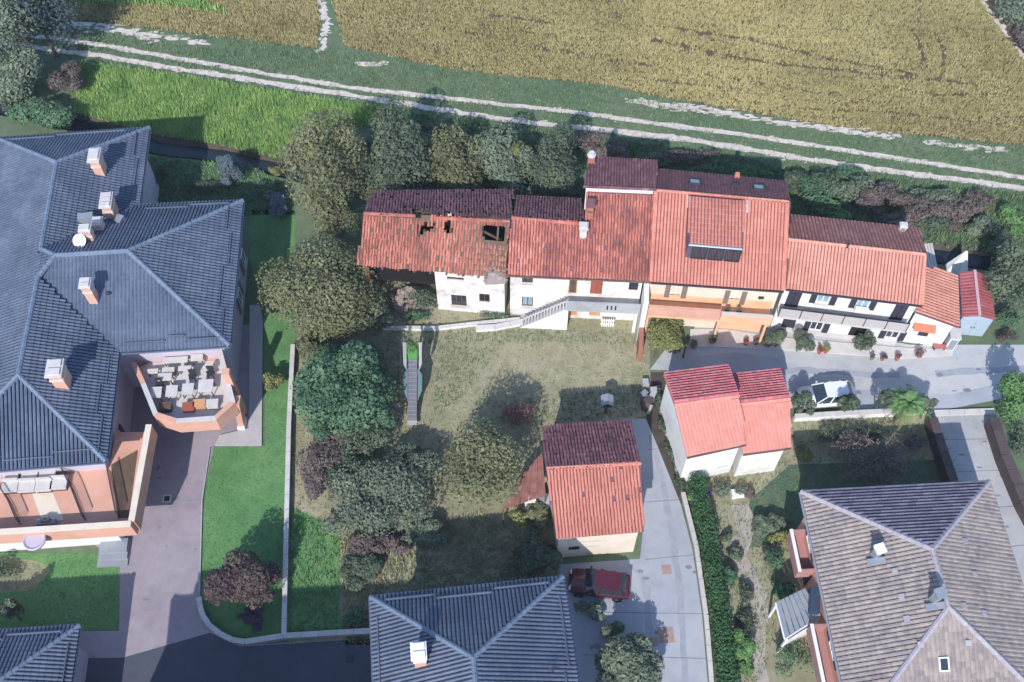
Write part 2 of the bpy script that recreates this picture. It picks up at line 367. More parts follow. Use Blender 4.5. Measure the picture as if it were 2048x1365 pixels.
# ---------------------------------------------------------------- facades with real openings
class Fac:
    def __init__(s, A, B, z1, z0=0.0):
        s.A = V3((A[0], A[1], 0)); s.B = V3((B[0], B[1], 0)); s.L = (s.B - s.A).length
        s.d = (s.B - s.A) / s.L; s.n = V3((s.d.y, -s.d.x, 0)); s.z0 = z0; s.z1 = z1; s.op = []
    def pt(s, u, z, o=0.0): return s.A + s.d * u + s.n * o + V3((0, 0, z))
    def inv(s, px, py, o=0.0):
        r = ray(px, py); C = V3((0, CAMY, CAMH)); a = s.A + s.n * o
        t = (a - C).dot(s.n) / r.dot(s.n); q = C + r * t
        return (q - s.A).dot(s.d), q.z
    def rect(s, cx, cy, wpx, hpx):
        u0, _ = s.inv(cx - wpx / 2, cy); u1, _ = s.inv(cx + wpx / 2, cy); _, z0 = s.inv(cx, cy + hpx / 2); _, z1 = s.inv(cx, cy - hpx / 2)
        return u0, u1, max(z0, s.z0 + .05), min(z1, s.z1 - .05)
    def hole(s, cx, cy, wpx, hpx, **k):
        r = s.rect(cx, cy, wpx, hpx); s.op.append((r, k)); return r
    def wall(s, root, m, name='wall', depth=.16, tint=.5, mb=None):
        own = mb is None; mb = mb or MB()
        us = sorted({0.0, s.L, *[x for r, _ in s.op for x in (max(0, r[0]), min(s.L, r[1]))]}); zs = sorted({s.z0, s.z1, *[x for r, _ in s.op for x in r[2:]]})
        for i in range(len(us) - 1):
            for j in range(len(zs) - 1):
                um, zm = (us[i] + us[i + 1]) / 2, (zs[j] + zs[j + 1]) / 2
                if any(r[0] < um < r[1] and r[2] < zm < r[3] for r, _ in s.op): continue
                mb.face([s.pt(us[i], zs[j]), s.pt(us[i + 1], zs[j]), s.pt(us[i + 1], zs[j + 1]), s.pt(us[i], zs[j + 1])], tint)
        for r, _ in s.op:
            a, b, c, e = r
            for (u0, z0), (u1, z1) in (((a, c), (b, c)), ((b, c), (b, e)), ((b, e), (a, e)), ((a, e), (a, c))):
                mb.face([s.pt(u0, z0), s.pt(u1, z1), s.pt(u1, z1, -depth), s.pt(u0, z0, -depth)], tint)
        if own: mb.build(name, m, root)
        for r, k in s.op: s.fill(root, r, depth=depth, **k)
    def fill(s, root, r, kind='window', frame=None, pane=None, shutters=None, shm=None, sill=None, depth=.16, bars=1, label=None):
        a, b, c, e = r; fr = frame or dkmetal; W = b - a; Hh = e - c; t = min(.06, W * .12)
        mb = MB(); d0 = -depth
        mb.obox(s.pt(a, c, d0), s.d * W, s.n * .07, V3((0, 0, t))); mb.obox(s.pt(a, e - t, d0), s.d * W, s.n * .07, V3((0, 0, t)))
        mb.obox(s.pt(a, c + t, d0), s.d * t, s.n * .07, V3((0, 0, Hh - 2 * t))); mb.obox(s.pt(b - t, c + t, d0), s.d * t, s.n * .07, V3((0, 0, Hh - 2 * t)))
        if kind == 'window':
            for k in range(bars): mb.obox(s.pt(a + W * (k + 1) / (bars + 1) - t / 2, c + t, d0), s.d * t, s.n * .06, V3((0, 0, Hh - 2 * t)))
        wdw = mb.build({'window': 'window', 'door': 'door', 'void': 'opening'}[kind], fr, root)
        if label: wdw['label'] = label
        mb = MB()
        if kind == 'door':
            n = max(2, int(W / .28))
            for k in range(n): mb.obox(s.pt(a + t + (W - 2 * t) * k / n + .008, c + t, d0 + .002), s.d * ((W - 2 * t) / n - .016), s.n * .05, V3((0, 0, Hh - 2 * t)), random.uniform(.2, .8))
            mb.build('panel', pane or wood, wdw)
        else:
            mb.face([s.pt(a, c, d0 + .015), s.pt(b, c, d0 + .015), s.pt(b, e, d0 + .015), s.pt(a, e, d0 + .015)])
            mb.build('pane', pane or glass, wdw)
        if shutters:
            sw = W / 2
            for sgn in (-1, 1):
                if shutters == 'open': u0 = a - sw - .02 if sgn < 0 else b + .02; o = .03
                else: u0 = a + .01 if sgn < 0 else a + sw + .01; o = -.04; 
                mb = MB(); ww = sw - .02
                mb.obox(s.pt(u0, c, o), s.d * ww, s.n * .035, V3((0, 0, Hh)), .5)
                ns = max(4, int(Hh / .14))
                for k in range(ns): mb.obox(s.pt(u0 + .05, c + .05 + (Hh - .1) * k / ns, o + .035), s.d * (ww - .1), s.n * .018, V3((0, 0, (Hh - .1) / ns * .6)), .7)
                mb.build('shutter', shm or shut, wdw)
        if sill:
            mb = MB(); mb.obox(s.pt(a - .08, c - .07, .003), s.d * (W + .16), s.n * .12, V3((0, 0, .07))); mb.build('sill', sill, wdw)
        return wdw

# ---------------------------------------------------------------- plants
def leaves(cen, rad, n, size, lobes=12, tint=(.15, .85), low=-.45, rnd=None, spread=.74, lr=.38, droop=0.0):
    """leaf-sized quads spread through the shells of irregular lobes"""
    g = rnd or RNG; n = int(n * 1.9); size = size * .74; cen = np.array(cen); rad = np.array(rad)
    d = g.normal(size=(lobes * 6, 3)); d /= np.linalg.norm(d, axis=1)[:, None]; d = d[d[:, 2] > low][:lobes]
    L = d * spread * g.uniform(.5, 1.25, (len(d), 1)); L = np.vstack([L, [[0, 0, .1]]]); r = g.uniform(.55, 1.4, len(L)) * lr; r[-1] = .58
    lt = g.uniform(tint[0], tint[1], len(L))
    wgt = r ** 2; k = g.choice(len(L), n, p=wgt / wgt.sum())
    q = g.normal(size=(n, 3)); q /= np.linalg.norm(q, axis=1)[:, None]
    q[:, 2] = np.where((q[:, 2] < -.3) & (g.random(n) < .6), -q[:, 2], q[:, 2])
    rr = r[k] * np.where(g.random(n) < .75, g.uniform(.85, 1.08, n), g.uniform(.4, .9, n))
    p = L[k] + q * rr[:, None]; nrm = q + g.normal(size=(n, 3)) * .55 + np.array([0, 0, .35])
    nrm /= np.linalg.norm(nrm, axis=1)[:, None]
    p = cen + p * rad
    p[:, 2] = np.maximum(p[:, 2], .06)
    a = np.cross(nrm, g.normal(size=(n, 3))); a /= np.linalg.norm(a, axis=1)[:, None] + 1e-9; b = np.cross(nrm, a)
    s = size * np.clip(g.lognormal(0, .38, n), .45, 2.4)[:, None]
    Q = np.stack([p - a * s * .5, p - b * s * .32 + nrm * s * .05, p + a * s * .5 - np.array([0, 0, 1]) * s * droop, p + b * s * .32 + nrm * s * .05], 1)
    T = lt[k] * .6 + g.uniform(0, 1, n) * .4
    return Q, T
def trunk_mesh(root, base, top, r, limbs=5, spread=1.0, m=None, name='trunk'):
    mb = MB(); base, top = V3(base), V3(top); mid = (base + top) / 2 + V3((random.uniform(-.15, .15), random.uniform(-.15, .15), 0))
    mb.tube([base - V3((0, 0, .05)), base + (mid - base) * .15, mid, top], [r * 1.5, r * 1.1, r * .85, r * .35], 7)
    for k in range(limbs):
        a = k * 2.4 + random.random(); s = base + (top - base) * random.uniform(.45, .75)
        e = s + V3((math.cos(a), math.sin(a), random.uniform(.5, 1.0))) * spread * random.uniform(.6, 1)
        mb.tube([s, (s + e) / 2 + V3((0, 0, -.06)), e], [r * .5, r * .35, r * .12], 5)
    return mb.build(name, m or bark, root)
def tree(name, label, px, py, hc, rx, ry, rz, m, n=3500, leaf=.24, lobes=14, cat='tree', group=None, tr=.16, tint=(.15, .85), extra=None, low=-.45, spread=.74, lr=.38):
    c = P(px, py, hc); root = thing(name, label, cat, (c.x, c.y, 0), group)
    Q, T = leaves(c, (rx, ry, rz), n, leaf, lobes, tint, low=low, spread=spread, lr=lr)
    quads('crown', Q, T, m, root)
    trunk_mesh(root, (c.x, c.y, 0), (c.x, c.y, hc + rz * .3), tr, 6, min(rx, ry) * .7)
    if extra:
        for (ex, ey, eh, er, em, en) in extra:
            Q, T = leaves(P(ex, ey, eh), er, en, leaf, 6, tint); o = quads('crown_patch', Q, T, em, root); o['label'] = 'differently coloured patch of foliage'
    return root
def bush(name, label, px, py, rx, ry, rz, m, n=900, leaf=.17, cat='bush', group=None, lobes=8, tint=(.15, .85), lift=.75):
    c = P(px, py, rz * lift); Q, T = leaves(c, (rx, ry, rz), n, leaf, lobes, tint, low=-.2)
    o = quads(name, Q, T, m, None, org=(c.x, c.y, 0)); return tag(o, label, cat, group)
def tufts(name, polys, dens, ht, wd, m, label=None, blades=3, skip=None, z=0.0, lean=.5, tint=None, parent=None, zf=None):
    """blades of grass over ground polygons, one object of stuff"""
    QQ = []; TT = []
    for poly in polys:
        X0, X1 = min(p[0] for p in poly), max(p[0] for p in poly); Y0, Y1 = min(p[1] for p in poly), max(p[1] for p in poly)
        n = int((X1 - X0) * (Y1 - Y0) * dens); x = RNG.uniform(X0, X1, n); y = RNG.uniform(Y0, Y1, n); k = np_inside(poly, x, y)
        if skip is not None: k &= ~skip(x, y)
        x, y = x[k], y[k]; n = len(x)
        if n == 0: continue
        base_t = np.array([mnoise.noise(V3((a * .6, b * .6, 3.1))) for a, b in zip(x, y)]) * .5 + .5 if n < 60000 else RNG.uniform(.2, .8, n)
        zz = zf(x, y) if zf else np.full(n, z)
        for b in range(blades):
            a = RNG.uniform(0, 2 * np.pi, n); h = ht * RNG.uniform(.5, 1.25, n); l = lean * h * RNG.uniform(.2, 1.2, n); ww = wd * RNG.uniform(.6, 1.3, n)
            jx = x + RNG.normal(0, wd * .8, n); jy = y + RNG.normal(0, wd * .8, n); ca, sa = np.cos(a), np.sin(a)
            p0 = np.stack([jx - sa * ww / 2, jy + ca * ww / 2, zz], 1); p1 = np.stack([jx + sa * ww / 2, jy - ca * ww / 2, zz], 1)
            p2 = np.stack([jx + ca * l, jy + sa * l, zz + h], 1)
            QQ.append(np.stack([p0, p1, p2], 1)); TT.append(np.clip(base_t * .55 + RNG.uniform(0, .45, n), 0, 1) if tint is None else RNG.uniform(*tint, n))
    o = quads(name, np.concatenate(QQ), np.concatenate(TT), m, parent, kind='stuff')
    if label: o['label'] = label
    return o

#CONTENT
# ================================================================ GROUND
def sheet(name, poly, m, z, kind='structure', label=None):
    mb = MB(); mb.face([(p[0], p[1], z) for p in poly]); o = mb.build(name, m, None, kind); return o
def resample(pts, step=.6):
    out = []
    for a, b in zip(pts, pts[1:]):
        a, b = V3(a), V3(b); n = max(1, int((b - a).length / step))
        out += [a + (b - a) * (i / n) for i in range(n)]
    return out + [V3(pts[-1])]
def ribbon(name, pts, wd, m, z, jit=.25, seed=0, mb=None, gaps=0.0):
    own = mb is None; mb = mb or MB(); pts = resample(pts); prev = None
    for i, p in enumerate(pts):
        d = (pts[min(i + 1, len(pts) - 1)] - pts[max(0, i - 1)]).normalized(); n = V3((-d.y, d.x, 0))
        wl = wd * .5 * (1 + jit * 2 * mnoise.noise(V3((p.x * .9, p.y * .9, seed)))); wr = wd * .5 * (1 + jit * 2 * mnoise.noise(V3((p.x * .9, p.y * .9, seed + 9))))
        cur = (V3((p.x, p.y, z)) + n * wl, V3((p.x, p.y, z)) - n * wr)
        if prev and not (gaps and mnoise.noise(V3((p.x * .5, p.y * .5, seed + 4))) * .5 + .5 < gaps): mb.face([prev[1], cur[1], cur[0], prev[0]], random.uniform(.3, .7))
        prev = cur
    if own: return mb.build(name, m, None, 'structure')
def blob(cx, cy, rx, ry, seed=0, n=22, amp=.35):           # ragged patch outline, metres
    return [V3((cx + math.cos(a) * rx * (1 + amp * mnoise.noise(V3((math.cos(a) * 1.7, math.sin(a) * 1.7, seed)))), cy + math.sin(a) * ry * (1 + amp * mnoise.noise(V3((math.cos(a) * 1.7, math.sin(a) * 1.7, seed + 5)))), 0)) for a in [2 * math.pi * k / n for k in range(n)]]
DCH = [(-160, 178), (60, 222), (170, 250), (310, 290), (440, 308), (560, 335), (700, 365), (900, 385), (1150, 415), (1400, 450), (1600, 480), (1850, 505), (2000, 520), (2200, 545)]
dpts = resample(G(DCH), 1.0); dl = []; dr = []; il = []; ir = []
for i, p in enumerate(dpts):
    d = (dpts[min(i + 1, len(dpts) - 1)] - dpts[max(0, i - 1)]).normalized(); n = V3((-d.y, d.x, 0)); j = mnoise.noise(p * .5) * .3
    dl.append(p + n * (1.25 + j)); dr.append(p - n * (1.0 - j)); il.append(p + n * (.62 + j)); ir.append(p - n * (.5 - j))
ring = dl + dr[::-1]
B = 700; outer = [V3((-B, -B, 0)), V3((B, -B, 0)), V3((B, B, 0)), V3((-B, B, 0))]
vv = [p.to_2d() for p in outer + ring]; ee = [(i, (i + 1) % 4) for i in range(4)] + [(4 + i, 4 + (i + 1) % len(ring)) for i in range(len(ring))]
rv, re, rf, *_ = delaunay_2d_cdt(vv, ee, [], 0, 1e-4)
mb = MB(); rp = [(p.x, p.y) for p in ring]
for f in rf:
    c = sum((rv[k] for k in f), rv[f[0]] * 0) / len(f)
    if not inside(rp, c.x, c.y): mb.face([(rv[k].x, rv[k].y, 0) for k in f])
mb.build('ground', vergeg, None, 'structure')
mb = MB(); DZ = -.55
for i in range(len(dpts) - 1):
    lo = lambda p: V3((p.x, p.y, DZ))
    mb.face([dl[i], dl[i + 1], lo(il[i + 1]), lo(il[i])]); mb.face([lo(ir[i]), lo(ir[i + 1]), dr[i + 1], dr[i]]); mb.face([lo(il[i]), lo(il[i + 1]), lo(ir[i + 1]), lo(ir[i])])
mb.build('ditch_bank', mud, None, 'structure')
mb = MB()
for i in range(len(dpts) - 1): mb.face([V3((p.x, p.y, DZ + .15)) for p in (il[i] * .95 + dl[i] * .05, il[i + 1] * .95 + dl[i + 1] * .05, ir[i + 1], ir[i])])
mb.build('ditch_water', water, None, 'structure')

# ---- crop field, its two parts either side of a small channel
FE = [(690, 92), (850, 128), (1000, 150), (1200, 168), (1300, 190), (1500, 225), (1700, 258), (2060, 292)]
field1 = G(FE) + [P(2060, 140)] + G([(1985, 40), (1950, -15)]) + [V3((40, 38, 0)), V3((-16, 38, 0)), P(660, -20)]
field2 = G([(120, 36), (260, 52), (460, 76), (632, 97), (640, 40), (628, -20)]) + [V3((-17.5, 38, 0)), V3((-45, 38, 0))]
f1big = field1[:8] + [V3((60, 120, 0)), V3((-30, 120, 0)), V3((-16, 38, 0)), P(660, -20)]
sheet('field_soil', f1big, soil, .004); sheet('field_soil', field2, soil, .004)
TR = [([(1300, 80), (1420, 108), (1560, 130), (1700, 145), (1850, 160), (1940, 170)], .26), ([(1330, 55), (1500, 82), (1660, 120), (1830, 150), (1845, 120), (1838, 90), (1822, 60)], .26),
      ([(1862, 60), (1885, 100), (1885, 140), (1880, 160)], .24), ([(975, 32), (1060, 42), (1110, 50)], .3), ([(1300, 160), (1400, 172), (1500, 180)], .16), ([(1780, 172), (1815, 182), (1870, 192), (1990, 190)], .2), ([(1600, 220), (1780, 226), (2000, 250)], .14),
      ([(760, 30), (900, 62), (1080, 95), (1300, 130)], .13), ([(1000, 90), (1200, 120), (1500, 165), (1750, 205)], .12)]
segs = [(P(*a), P(*b), wd) for pts, wd in TR for a, b in zip(pts, pts[1:])]
def tram(x, y):
    r = np.zeros(x.shape, bool)
    for a, b, wd in segs:
        dx, dy = b.x - a.x, b.y - a.y; t = np.clip(((x - a.x) * dx + (y - a.y) * dy) / (dx * dx + dy * dy), 0, 1)
        r |= np.hypot(x - a.x - t * dx, y - a.y - t * dy) < wd * .85 * (1 + .5 * np.sin(x * 3.1)) * RNG.uniform(.4, 1.2, x.shape)
    row = y + .137 * x + .25 * np.sin(x * .35)              # drill rows along the field edge
    return r | ((np.sin(row * 2 * np.pi / .95) > .72) & (RNG.random(x.shape) < .55))
o = tufts('ripe_crop', [field1], 120, .20, .10, crop_m, blades=3, skip=tram, lean=.9)
o['label'] = 'ripe golden rice crop standing in the large field'; o['category'] = 'crop'
gpoly = G([(120, 5), (300, 12), (460, 28), (420, 8), (330, -20)]) + [V3((-38, 62, 0))]
o = tufts('ripe_crop', [field2], 110, .20, .10, crop_m, blades=3, lean=.9, skip=lambda x, y: np_inside(gpoly, x, y) & (RNG.random(x.shape) < .75))
o['label'] = 'strip of ripe crop left of the narrow white channel'; o['category'] = 'crop'
o = tufts('weeds', [gpoly], 40, .45, .12, tuft_g, blades=3); o['label'] = 'green weeds growing into the left part of the crop'; o['category'] = 'weeds'

# ---- tracks, bare patches, channels
TRK1 = G([(-20, 62), (100, 76), (200, 90), (330, 113), (520, 146), (700, 176), (850, 192), (1000, 208), (1150, 225), (1300, 246), (1450, 265), (1600, 287), (1800, 318), (2100, 364)])
TRK2 = G([(-20, 84), (85, 97), (200, 112), (330, 134), (500, 160), (640, 182), (820, 210), (1000, 238), (1200, 259), (1400, 283), (1600, 317), (1800, 345), (2100, 384)])
mb = MB(); ribbon('', TRK1, .46, chalk, .008, .4, 1, mb); ribbon('', TRK2, .54, chalk, .008, .45, 5, mb)
for pts, wd, sd in ((TRK1, .42, 3), (TRK2, .5, 8)):                    # worn spots that fray the edges of the wheel tracks
    rs = resample(pts, .32)
    for p in rs:
        if random.random() < .8: mb.face([V3((q.x, q.y, .0095)) for q in blob(p.x + random.gauss(0, .1), p.y + random.gauss(0, wd * .34), random.uniform(.08, .3), random.uniform(.03, .10), random.random() * 50, 9)], random.uniform(.1, .9))
mb.build('dirt_track', chalk, None, 'structure')
mb = MB()
def bare(pts, wd, dens, sx=.55, sy=.16):
    for p in resample(G(pts), .25):
        for _ in range(3):
            if mnoise.noise(V3((p.x * .45, p.y * .45, 2))) * .5 + .5 + random.uniform(-.2, .2) > 1 - dens:
                mb.face([V3((q.x, q.y, .006 + random.random() * .002)) for q in blob(p.x + random.gauss(0, .2), p.y + random.gauss(0, wd * .4), random.uniform(.15, sx), random.uniform(.05, sy), random.random() * 50, 9)], random.random())
bare([(130, 46), (200, 54), (260, 66), (310, 80)], .75, .75); bare([(300, 66), (440, 92)], .45, .55); bare([(1260, 202), (1380, 216), (1480, 232), (1560, 246), (1660, 258), (1790, 272)], .5, .56); bare([(1860, 286), (2000, 300)], .35, .5)
bare([(640, 98), (655, 60), (652, 35), (640, -5)], .5, .6, .25, .3); bare([(1955, -10), (2005, 60), (2060, 140)], .2, .6, .2, .3); bare([(720, 128), (770, 130)], .3, .6)
mb.build('bare_chalky_patch', chalk, None, 'structure')
def nearpoly(pts, r):
    sg = [(a, b) for a, b in zip(pts, pts[1:])]
    def fn(x, y):
        k = np.zeros(x.shape, bool)
        for a, b in sg:
            dx, dy = b.x - a.x, b.y - a.y; t = np.clip(((x - a.x) * dx + (y - a.y) * dy) / (dx * dx + dy * dy), 0, 1); k |= np.hypot(x - a.x - t * dx, y - a.y - t * dy) < r
        return k
    return fn
n1, n2, nd = nearpoly(TRK1, .2), nearpoly(TRK2, .24), nearpoly([V3(p) for p in dpts[::3]], .62)
bp1, bp2 = nearpoly(G([(130, 44), (230, 58), (330, 80), (440, 92)]), .38), nearpoly(G([(1380, 216), (1560, 246), (1790, 272)]), .3)
skp = lambda x, y: n1(x, y) | n2(x, y) | nd(x, y) | bp1(x, y) | bp2(x, y)
north = G([(-60, 60), (100, 40), (270, 56), (460, 80), (680, 98), (850, 132), (1000, 154), (1200, 172), (1500, 230), (1700, 262), (2100, 300), (2100, 392), (1800, 356), (1600, 330), (1400, 296), (1200, 272), (1000, 250), (820, 222), (640, 194), (500, 172), (330, 146), (100, 112), (-60, 95)])
o = tufts('grass_verge', [north], 26, .20, .07, tuft_v, blades=3, skip=skp); o['label'] = 'rough grass verges on both sides of the twin wheel tracks'; o['category'] = 'grass'
bank = G([(165, 128), (330, 150), (500, 178), (640, 200), (820, 226), (800, 262), (680, 250), (600, 300), (560, 318), (440, 290), (300, 268), (150, 225)])
mid = [(a + b) / 2 for a, b in zip(resample(TRK1, 4)[:22], resample(TRK2, 4)[:22])]
o = tufts('lush_bank', [bank], 130, .45, .07, tuft_g, blades=3, skip=nd); o['label'] = 'bright lush grass bank between the track and the ditch'; o['category'] = 'grass'
south = G([(820, 226), (1000, 252), (1200, 276), (1400, 300), (1600, 334), (1800, 360), (2100, 396), (2100, 520), (1850, 490), (1600, 465), (1400, 436), (1150, 400), (900, 370), (720, 350), (700, 300)])
o = tufts('ditch_grass', [south], 30, .42, .09, tuft_v, blades=3, skip=nd); o['label'] = 'dark green rough grass sloping from the track to the ditch'; o['category'] = 'grass'
fe = [p + V3((0, .12, 0)) for p in G(FE)]
mb = MB()

# ---- gardens, lawns and paving
garden = G([(585, 690), (640, 620), (765, 560), (880, 560), (1040, 560), (1300, 575), (1300, 830), (1085, 880), (1120, 1130), (1140, 1290), (575, 1290)])
sheet('dry_garden', garden, dry_m, .004)
o = tufts('garden_grass', [garden], 24, .13, .06, tuft_d, blades=3); o['label'] = 'patchy dry grass of the farmhouse garden'; o['category'] = 'grass'
gp = [G(p) for p in ([(740, 660), (1290, 662), (1285, 690), (1100, 684), (900, 690), (760, 700)], [(1030, 800), (1290, 770), (1298, 828), (1090, 850), (1000, 840)], [(720, 690), (800, 680), (800, 860), (760, 880)], [(880, 690), (1000, 700), (920, 800), (860, 840)])]
o = tufts('green_patches', gp, 34, .14, .06, tuft_v, blades=3); o['label'] = 'greener patches along the edges of the dry garden'; o['category'] = 'grass'
lush2 = G([(575, 1010), (680, 1060), (680, 1230), (745, 1262), (575, 1285)])
sheet('green_garden_strip', lush2, lawn_m, .008); o = tufts('garden_weeds', [lush2], 30, .25, .07, tuft_l, blades=3); o['label'] = 'greener weeds along the inside of the long low wall'; o['category'] = 'weeds'
kitchen = G([(680, 1075), (760, 1045), (960, 1030), (1110, 1090), (1130, 1290), (690, 1290)])
sheet('vegetable_plot', kitchen, dry_m, .010); o = tufts('plot_weeds', [kitchen], 46, .34, .08, tuft_d, blades=3, tint=(.15, .7)); o['label'] = 'overgrown brown weeds north of the blue-grey hipped roof'; o['category'] = 'weeds'
lawn1 = G([(420, 893), (530, 893), (528, 600), (500, 520), (500, 420), (590, 420), (590, 690), (572, 1262), (480, 1290), (440, 1265), (408, 1220), (400, 1100)])
sheet('lawn', lawn1, lawn_m, .004); o = tufts('lawn_blades', [lawn1], 60, .07, .05, tuft_l, blades=2); o['label'] = 'mown green lawn strip beside the long low wall'; o['category'] = 'grass'
lawn2 = G([(-160, 1105), (200, 1108), (240, 1130), (236, 1260), (-160, 1270)])
sheet('lawn', lawn2, lawn_m, .004); o = tufts('lawn_blades', [lawn2], 60, .07, .05, tuft_l, blades=2); o['label'] = 'small green lawn below the orange terrace'; o['category'] = 'grass'
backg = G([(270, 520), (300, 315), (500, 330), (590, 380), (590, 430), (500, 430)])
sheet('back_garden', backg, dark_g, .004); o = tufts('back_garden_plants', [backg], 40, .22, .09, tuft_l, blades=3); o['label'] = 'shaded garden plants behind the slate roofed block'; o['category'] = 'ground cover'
drive = G([(150, 650), (520, 650), (520, 893), (428, 893), (405, 1000), (400, 1180), (404, 1225), (430, 1268), (480, 1292), (760, 1275), (780, 1420), (780, 1600), (-200, 1600), (-200, 1268), (238, 1262), (240, 1130), (150, 1060)])
sheet('driveway', drive, pinkpave, .006)
street = G([(-200, 1320), (245, 1316), (420, 1266), (480, 1294), (770, 1276), (790, 1420), (790, 1700), (-200, 1700)])
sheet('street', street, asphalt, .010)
lane = G([(1245, 838), (1292, 838), (1318, 900), (1362, 1010), (1385, 1100), (1404, 1230), (1420, 1420), (1100, 1420), (1110, 1130), (1280, 1118), (1286, 1060), (1276, 930)])
sheet('lane', lane, lanec, .008)
sheet('shaded_strip', G([(1292, 838), (1302, 745), (1330, 745), (1372, 985), (1362, 1010), (1318, 900)]), mud, .005)  # dark ground sheet painting the garage's shade beside the lane
yard = G([(1300, 740), (1330, 700), (1375, 690), (1395, 640), (1560, 640), (1820, 690), (1920, 690), (2150, 690), (2150, 740), (1995, 792), (1880, 822), (1590, 815), (1586, 745)])
sheet('gravel_yard', yard, yardc, .006)
yard2 = G([(1310, 724), (1470, 705), (1560, 716), (1600, 735), (1650, 775), (1900, 790), (2010, 765), (2150, 745), (2150, 770), (1995, 800), (1880, 822), (1590, 815), (1400, 790)])
sheet('yard_asphalt', yard2, lanec, .010)
rgard = G([(1385, 985), (1590, 830), (1870, 830), (1930, 980), (2150, 1420), (1450, 1420)])
sheet('side_garden', rgard, dry_m, .004); o = tufts('side_garden_grass', [G([(1385, 985), (1590, 830), (1870, 830), (1930, 980), (1600, 980), (1560, 1250), (1500, 1420), (1450, 1420), (1400, 1100)])], 30, .13, .06, tuft_v, blades=3); o['label'] = 'thin grass of the garden beside the brown roofed house'; o['category'] = 'grass'
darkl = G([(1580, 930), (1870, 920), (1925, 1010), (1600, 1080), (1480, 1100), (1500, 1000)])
sheet('shaded_lawn', darkl, dark_g, .008)  # darker sheet painting the house's shade on the lawn
gpath = [P(x, y) for x, y in [(1482, 1010), (1490, 1060), (1478, 1110), (1500, 1170), (1520, 1240), (1505, 1300), (1530, 1380)]]
mb = MB(); ribbon('', gpath, 1.2, chalk, .012, .35, 41, mb); mb.build('garden_path', mat('beige_path', [(.24, .21, .17), (.36, .32, .27), (.44, .40, .35)], 1.2, .8, .95, .4, 18), None, 'structure')
ramp = G([(1866, 828), (1988, 826), (2020, 930), (2110, 1120), (2150, 1420), (2010, 1420), (1960, 1120)])
sheet('concrete_drive', ramp, conc, .010)
mb = MB(); mb.slab([V3((p.x, p.y, .12)) for p in G([(500, 612), (520, 612), (526, 640), (524, 892), (430, 892), (440, 872), (498, 858)])], .12); mb.build('walkway', mat('walkway_slab', [(.36, .335, .34), (.46, .43, .43)], 1, .7, .9, .2, 14), None, 'structure')
mb = MB(); mb.slab([V3((p.x, p.y, .10)) for p in G([(1380, 660), (1450, 660), (1560, 676), (1820, 698), (1905, 700), (1905, 712), (1800, 718), (1560, 700), (1380, 694)])], .10); mb.build('house_pavement', stone_pale, None, 'structure')

sheet('bare_lawn_patch', blob(P(20, 1150).x, P(20, 1150).y, 2.4, 1.1, 3), dry_m, .007)
wear = mat('worn_paving', [(.25, .26, .295), (.35, .36, .39)], 1.6, .7, .9, .2); stain = mat('dark_stain', [(.15, .15, .17), (.24, .24, .265)], 2.5, .7, .8, .1)
mb = MB(); ribbon('', G([(1300, 870), (1325, 960), (1345, 1070), (1362, 1200), (1372, 1400)]), .38, wear, .0105, .35, 51, mb, gaps=.25); ribbon('', G([(1262, 1130), (1290, 1160), (1298, 1250), (1290, 1400)]), .42, wear, .0105, .4, 57, mb, gaps=.3); ribbon('', G([(1400, 760), (1600, 740), (1800, 752), (2100, 735)]), .5, wear, .0125, .4, 63, mb, gaps=.35); mb.build('worn_wheel_path', wear, None, 'structure')
mb = MB()
for k in range(46):
    cx, cy = random.choice([(random.uniform(290, 395), random.uniform(890, 1230)), (random.uniform(1180, 1390), random.uniform(1130, 1360)), (random.uniform(1420, 1960), random.uniform(735, 800)), (random.uniform(1900, 2040), random.uniform(840, 1100))]); q = P(cx, cy); mb.face([V3((v.x, v.y, .0132 + k * 1e-5)) for v in blob(q.x, q.y, random.uniform(.05, .3), random.uniform(.04, .18), k, 10)], random.random())
mb.build('oil_stain', stain, None, 'structure')
mb = MB()
for pts in ([(1880, 880), (2006, 878)], [(1902, 945), (2026, 940)], [(1935, 1020), (2060, 1010)], [(1965, 1100), (2100, 1085)], [(405, 1000), (300, 1004)], [(1296, 900), (1318, 898)], [(1288, 1005), (1358, 1000)], [(1290, 1120), (1388, 1110)], [(1200, 1225), (1404, 1228)], [(1165, 1310), (1412, 1318)]): ribbon('', G(pts), .045, stain, .0138, .5, 71, mb)
mb.build('paving_joint', stain, None, 'structure')
# ---- low walls and kerbs
def lowwall(name, label, pts, wd, ht, m, cat='wall', cope=None, h0=0.0, step=None, cw=.08):
    pts = [V3(p) for p in pts]; L = sum((b - a).length for a, b in zip(pts, pts[1:]))
    root = thing(name, label, cat, (pts[0].x, pts[0].y, 0)); mb = MB()
    for a, b in zip(pts, pts[1:]): mb.bar((a.x, a.y, h0), (b.x, b.y, h0), wd, ht)
    mb.build('wall', m, root)
    cm = cope or stone_pale
    rs = resample(pts, .9); base = None
    for a, b in zip(rs, rs[1:]):
        mb = MB(); d = (b - a); mb.bar(V3((a.x, a.y, h0 + ht)) + d * .012, V3((b.x, b.y, h0 + ht)) - d * .012, wd + cw, .06, random.random()); mb.build('coping_stone', cm, root)
    return root
lowwall('garden_wall', 'long straight low wall with pale coping between lawn and dry garden', G([(586, 690), (578, 850), (573, 1050), (568, 1272)], .5), .22, .55, conc)
lowwall('street_wall', 'low pale wall along the north side of the shaded street', G([(490, 1284), (568, 1272), (742, 1262)], .5), .25, .5, conc)
cv = G([(398, 1195), (400, 1212), (406, 1232), (420, 1252), (440, 1268), (464, 1280), (490, 1284)], .5)
lowwall('curved_wall', 'curved low wall sweeping round the lawn corner into the street', cv, .25, .5, conc, cw=.06)
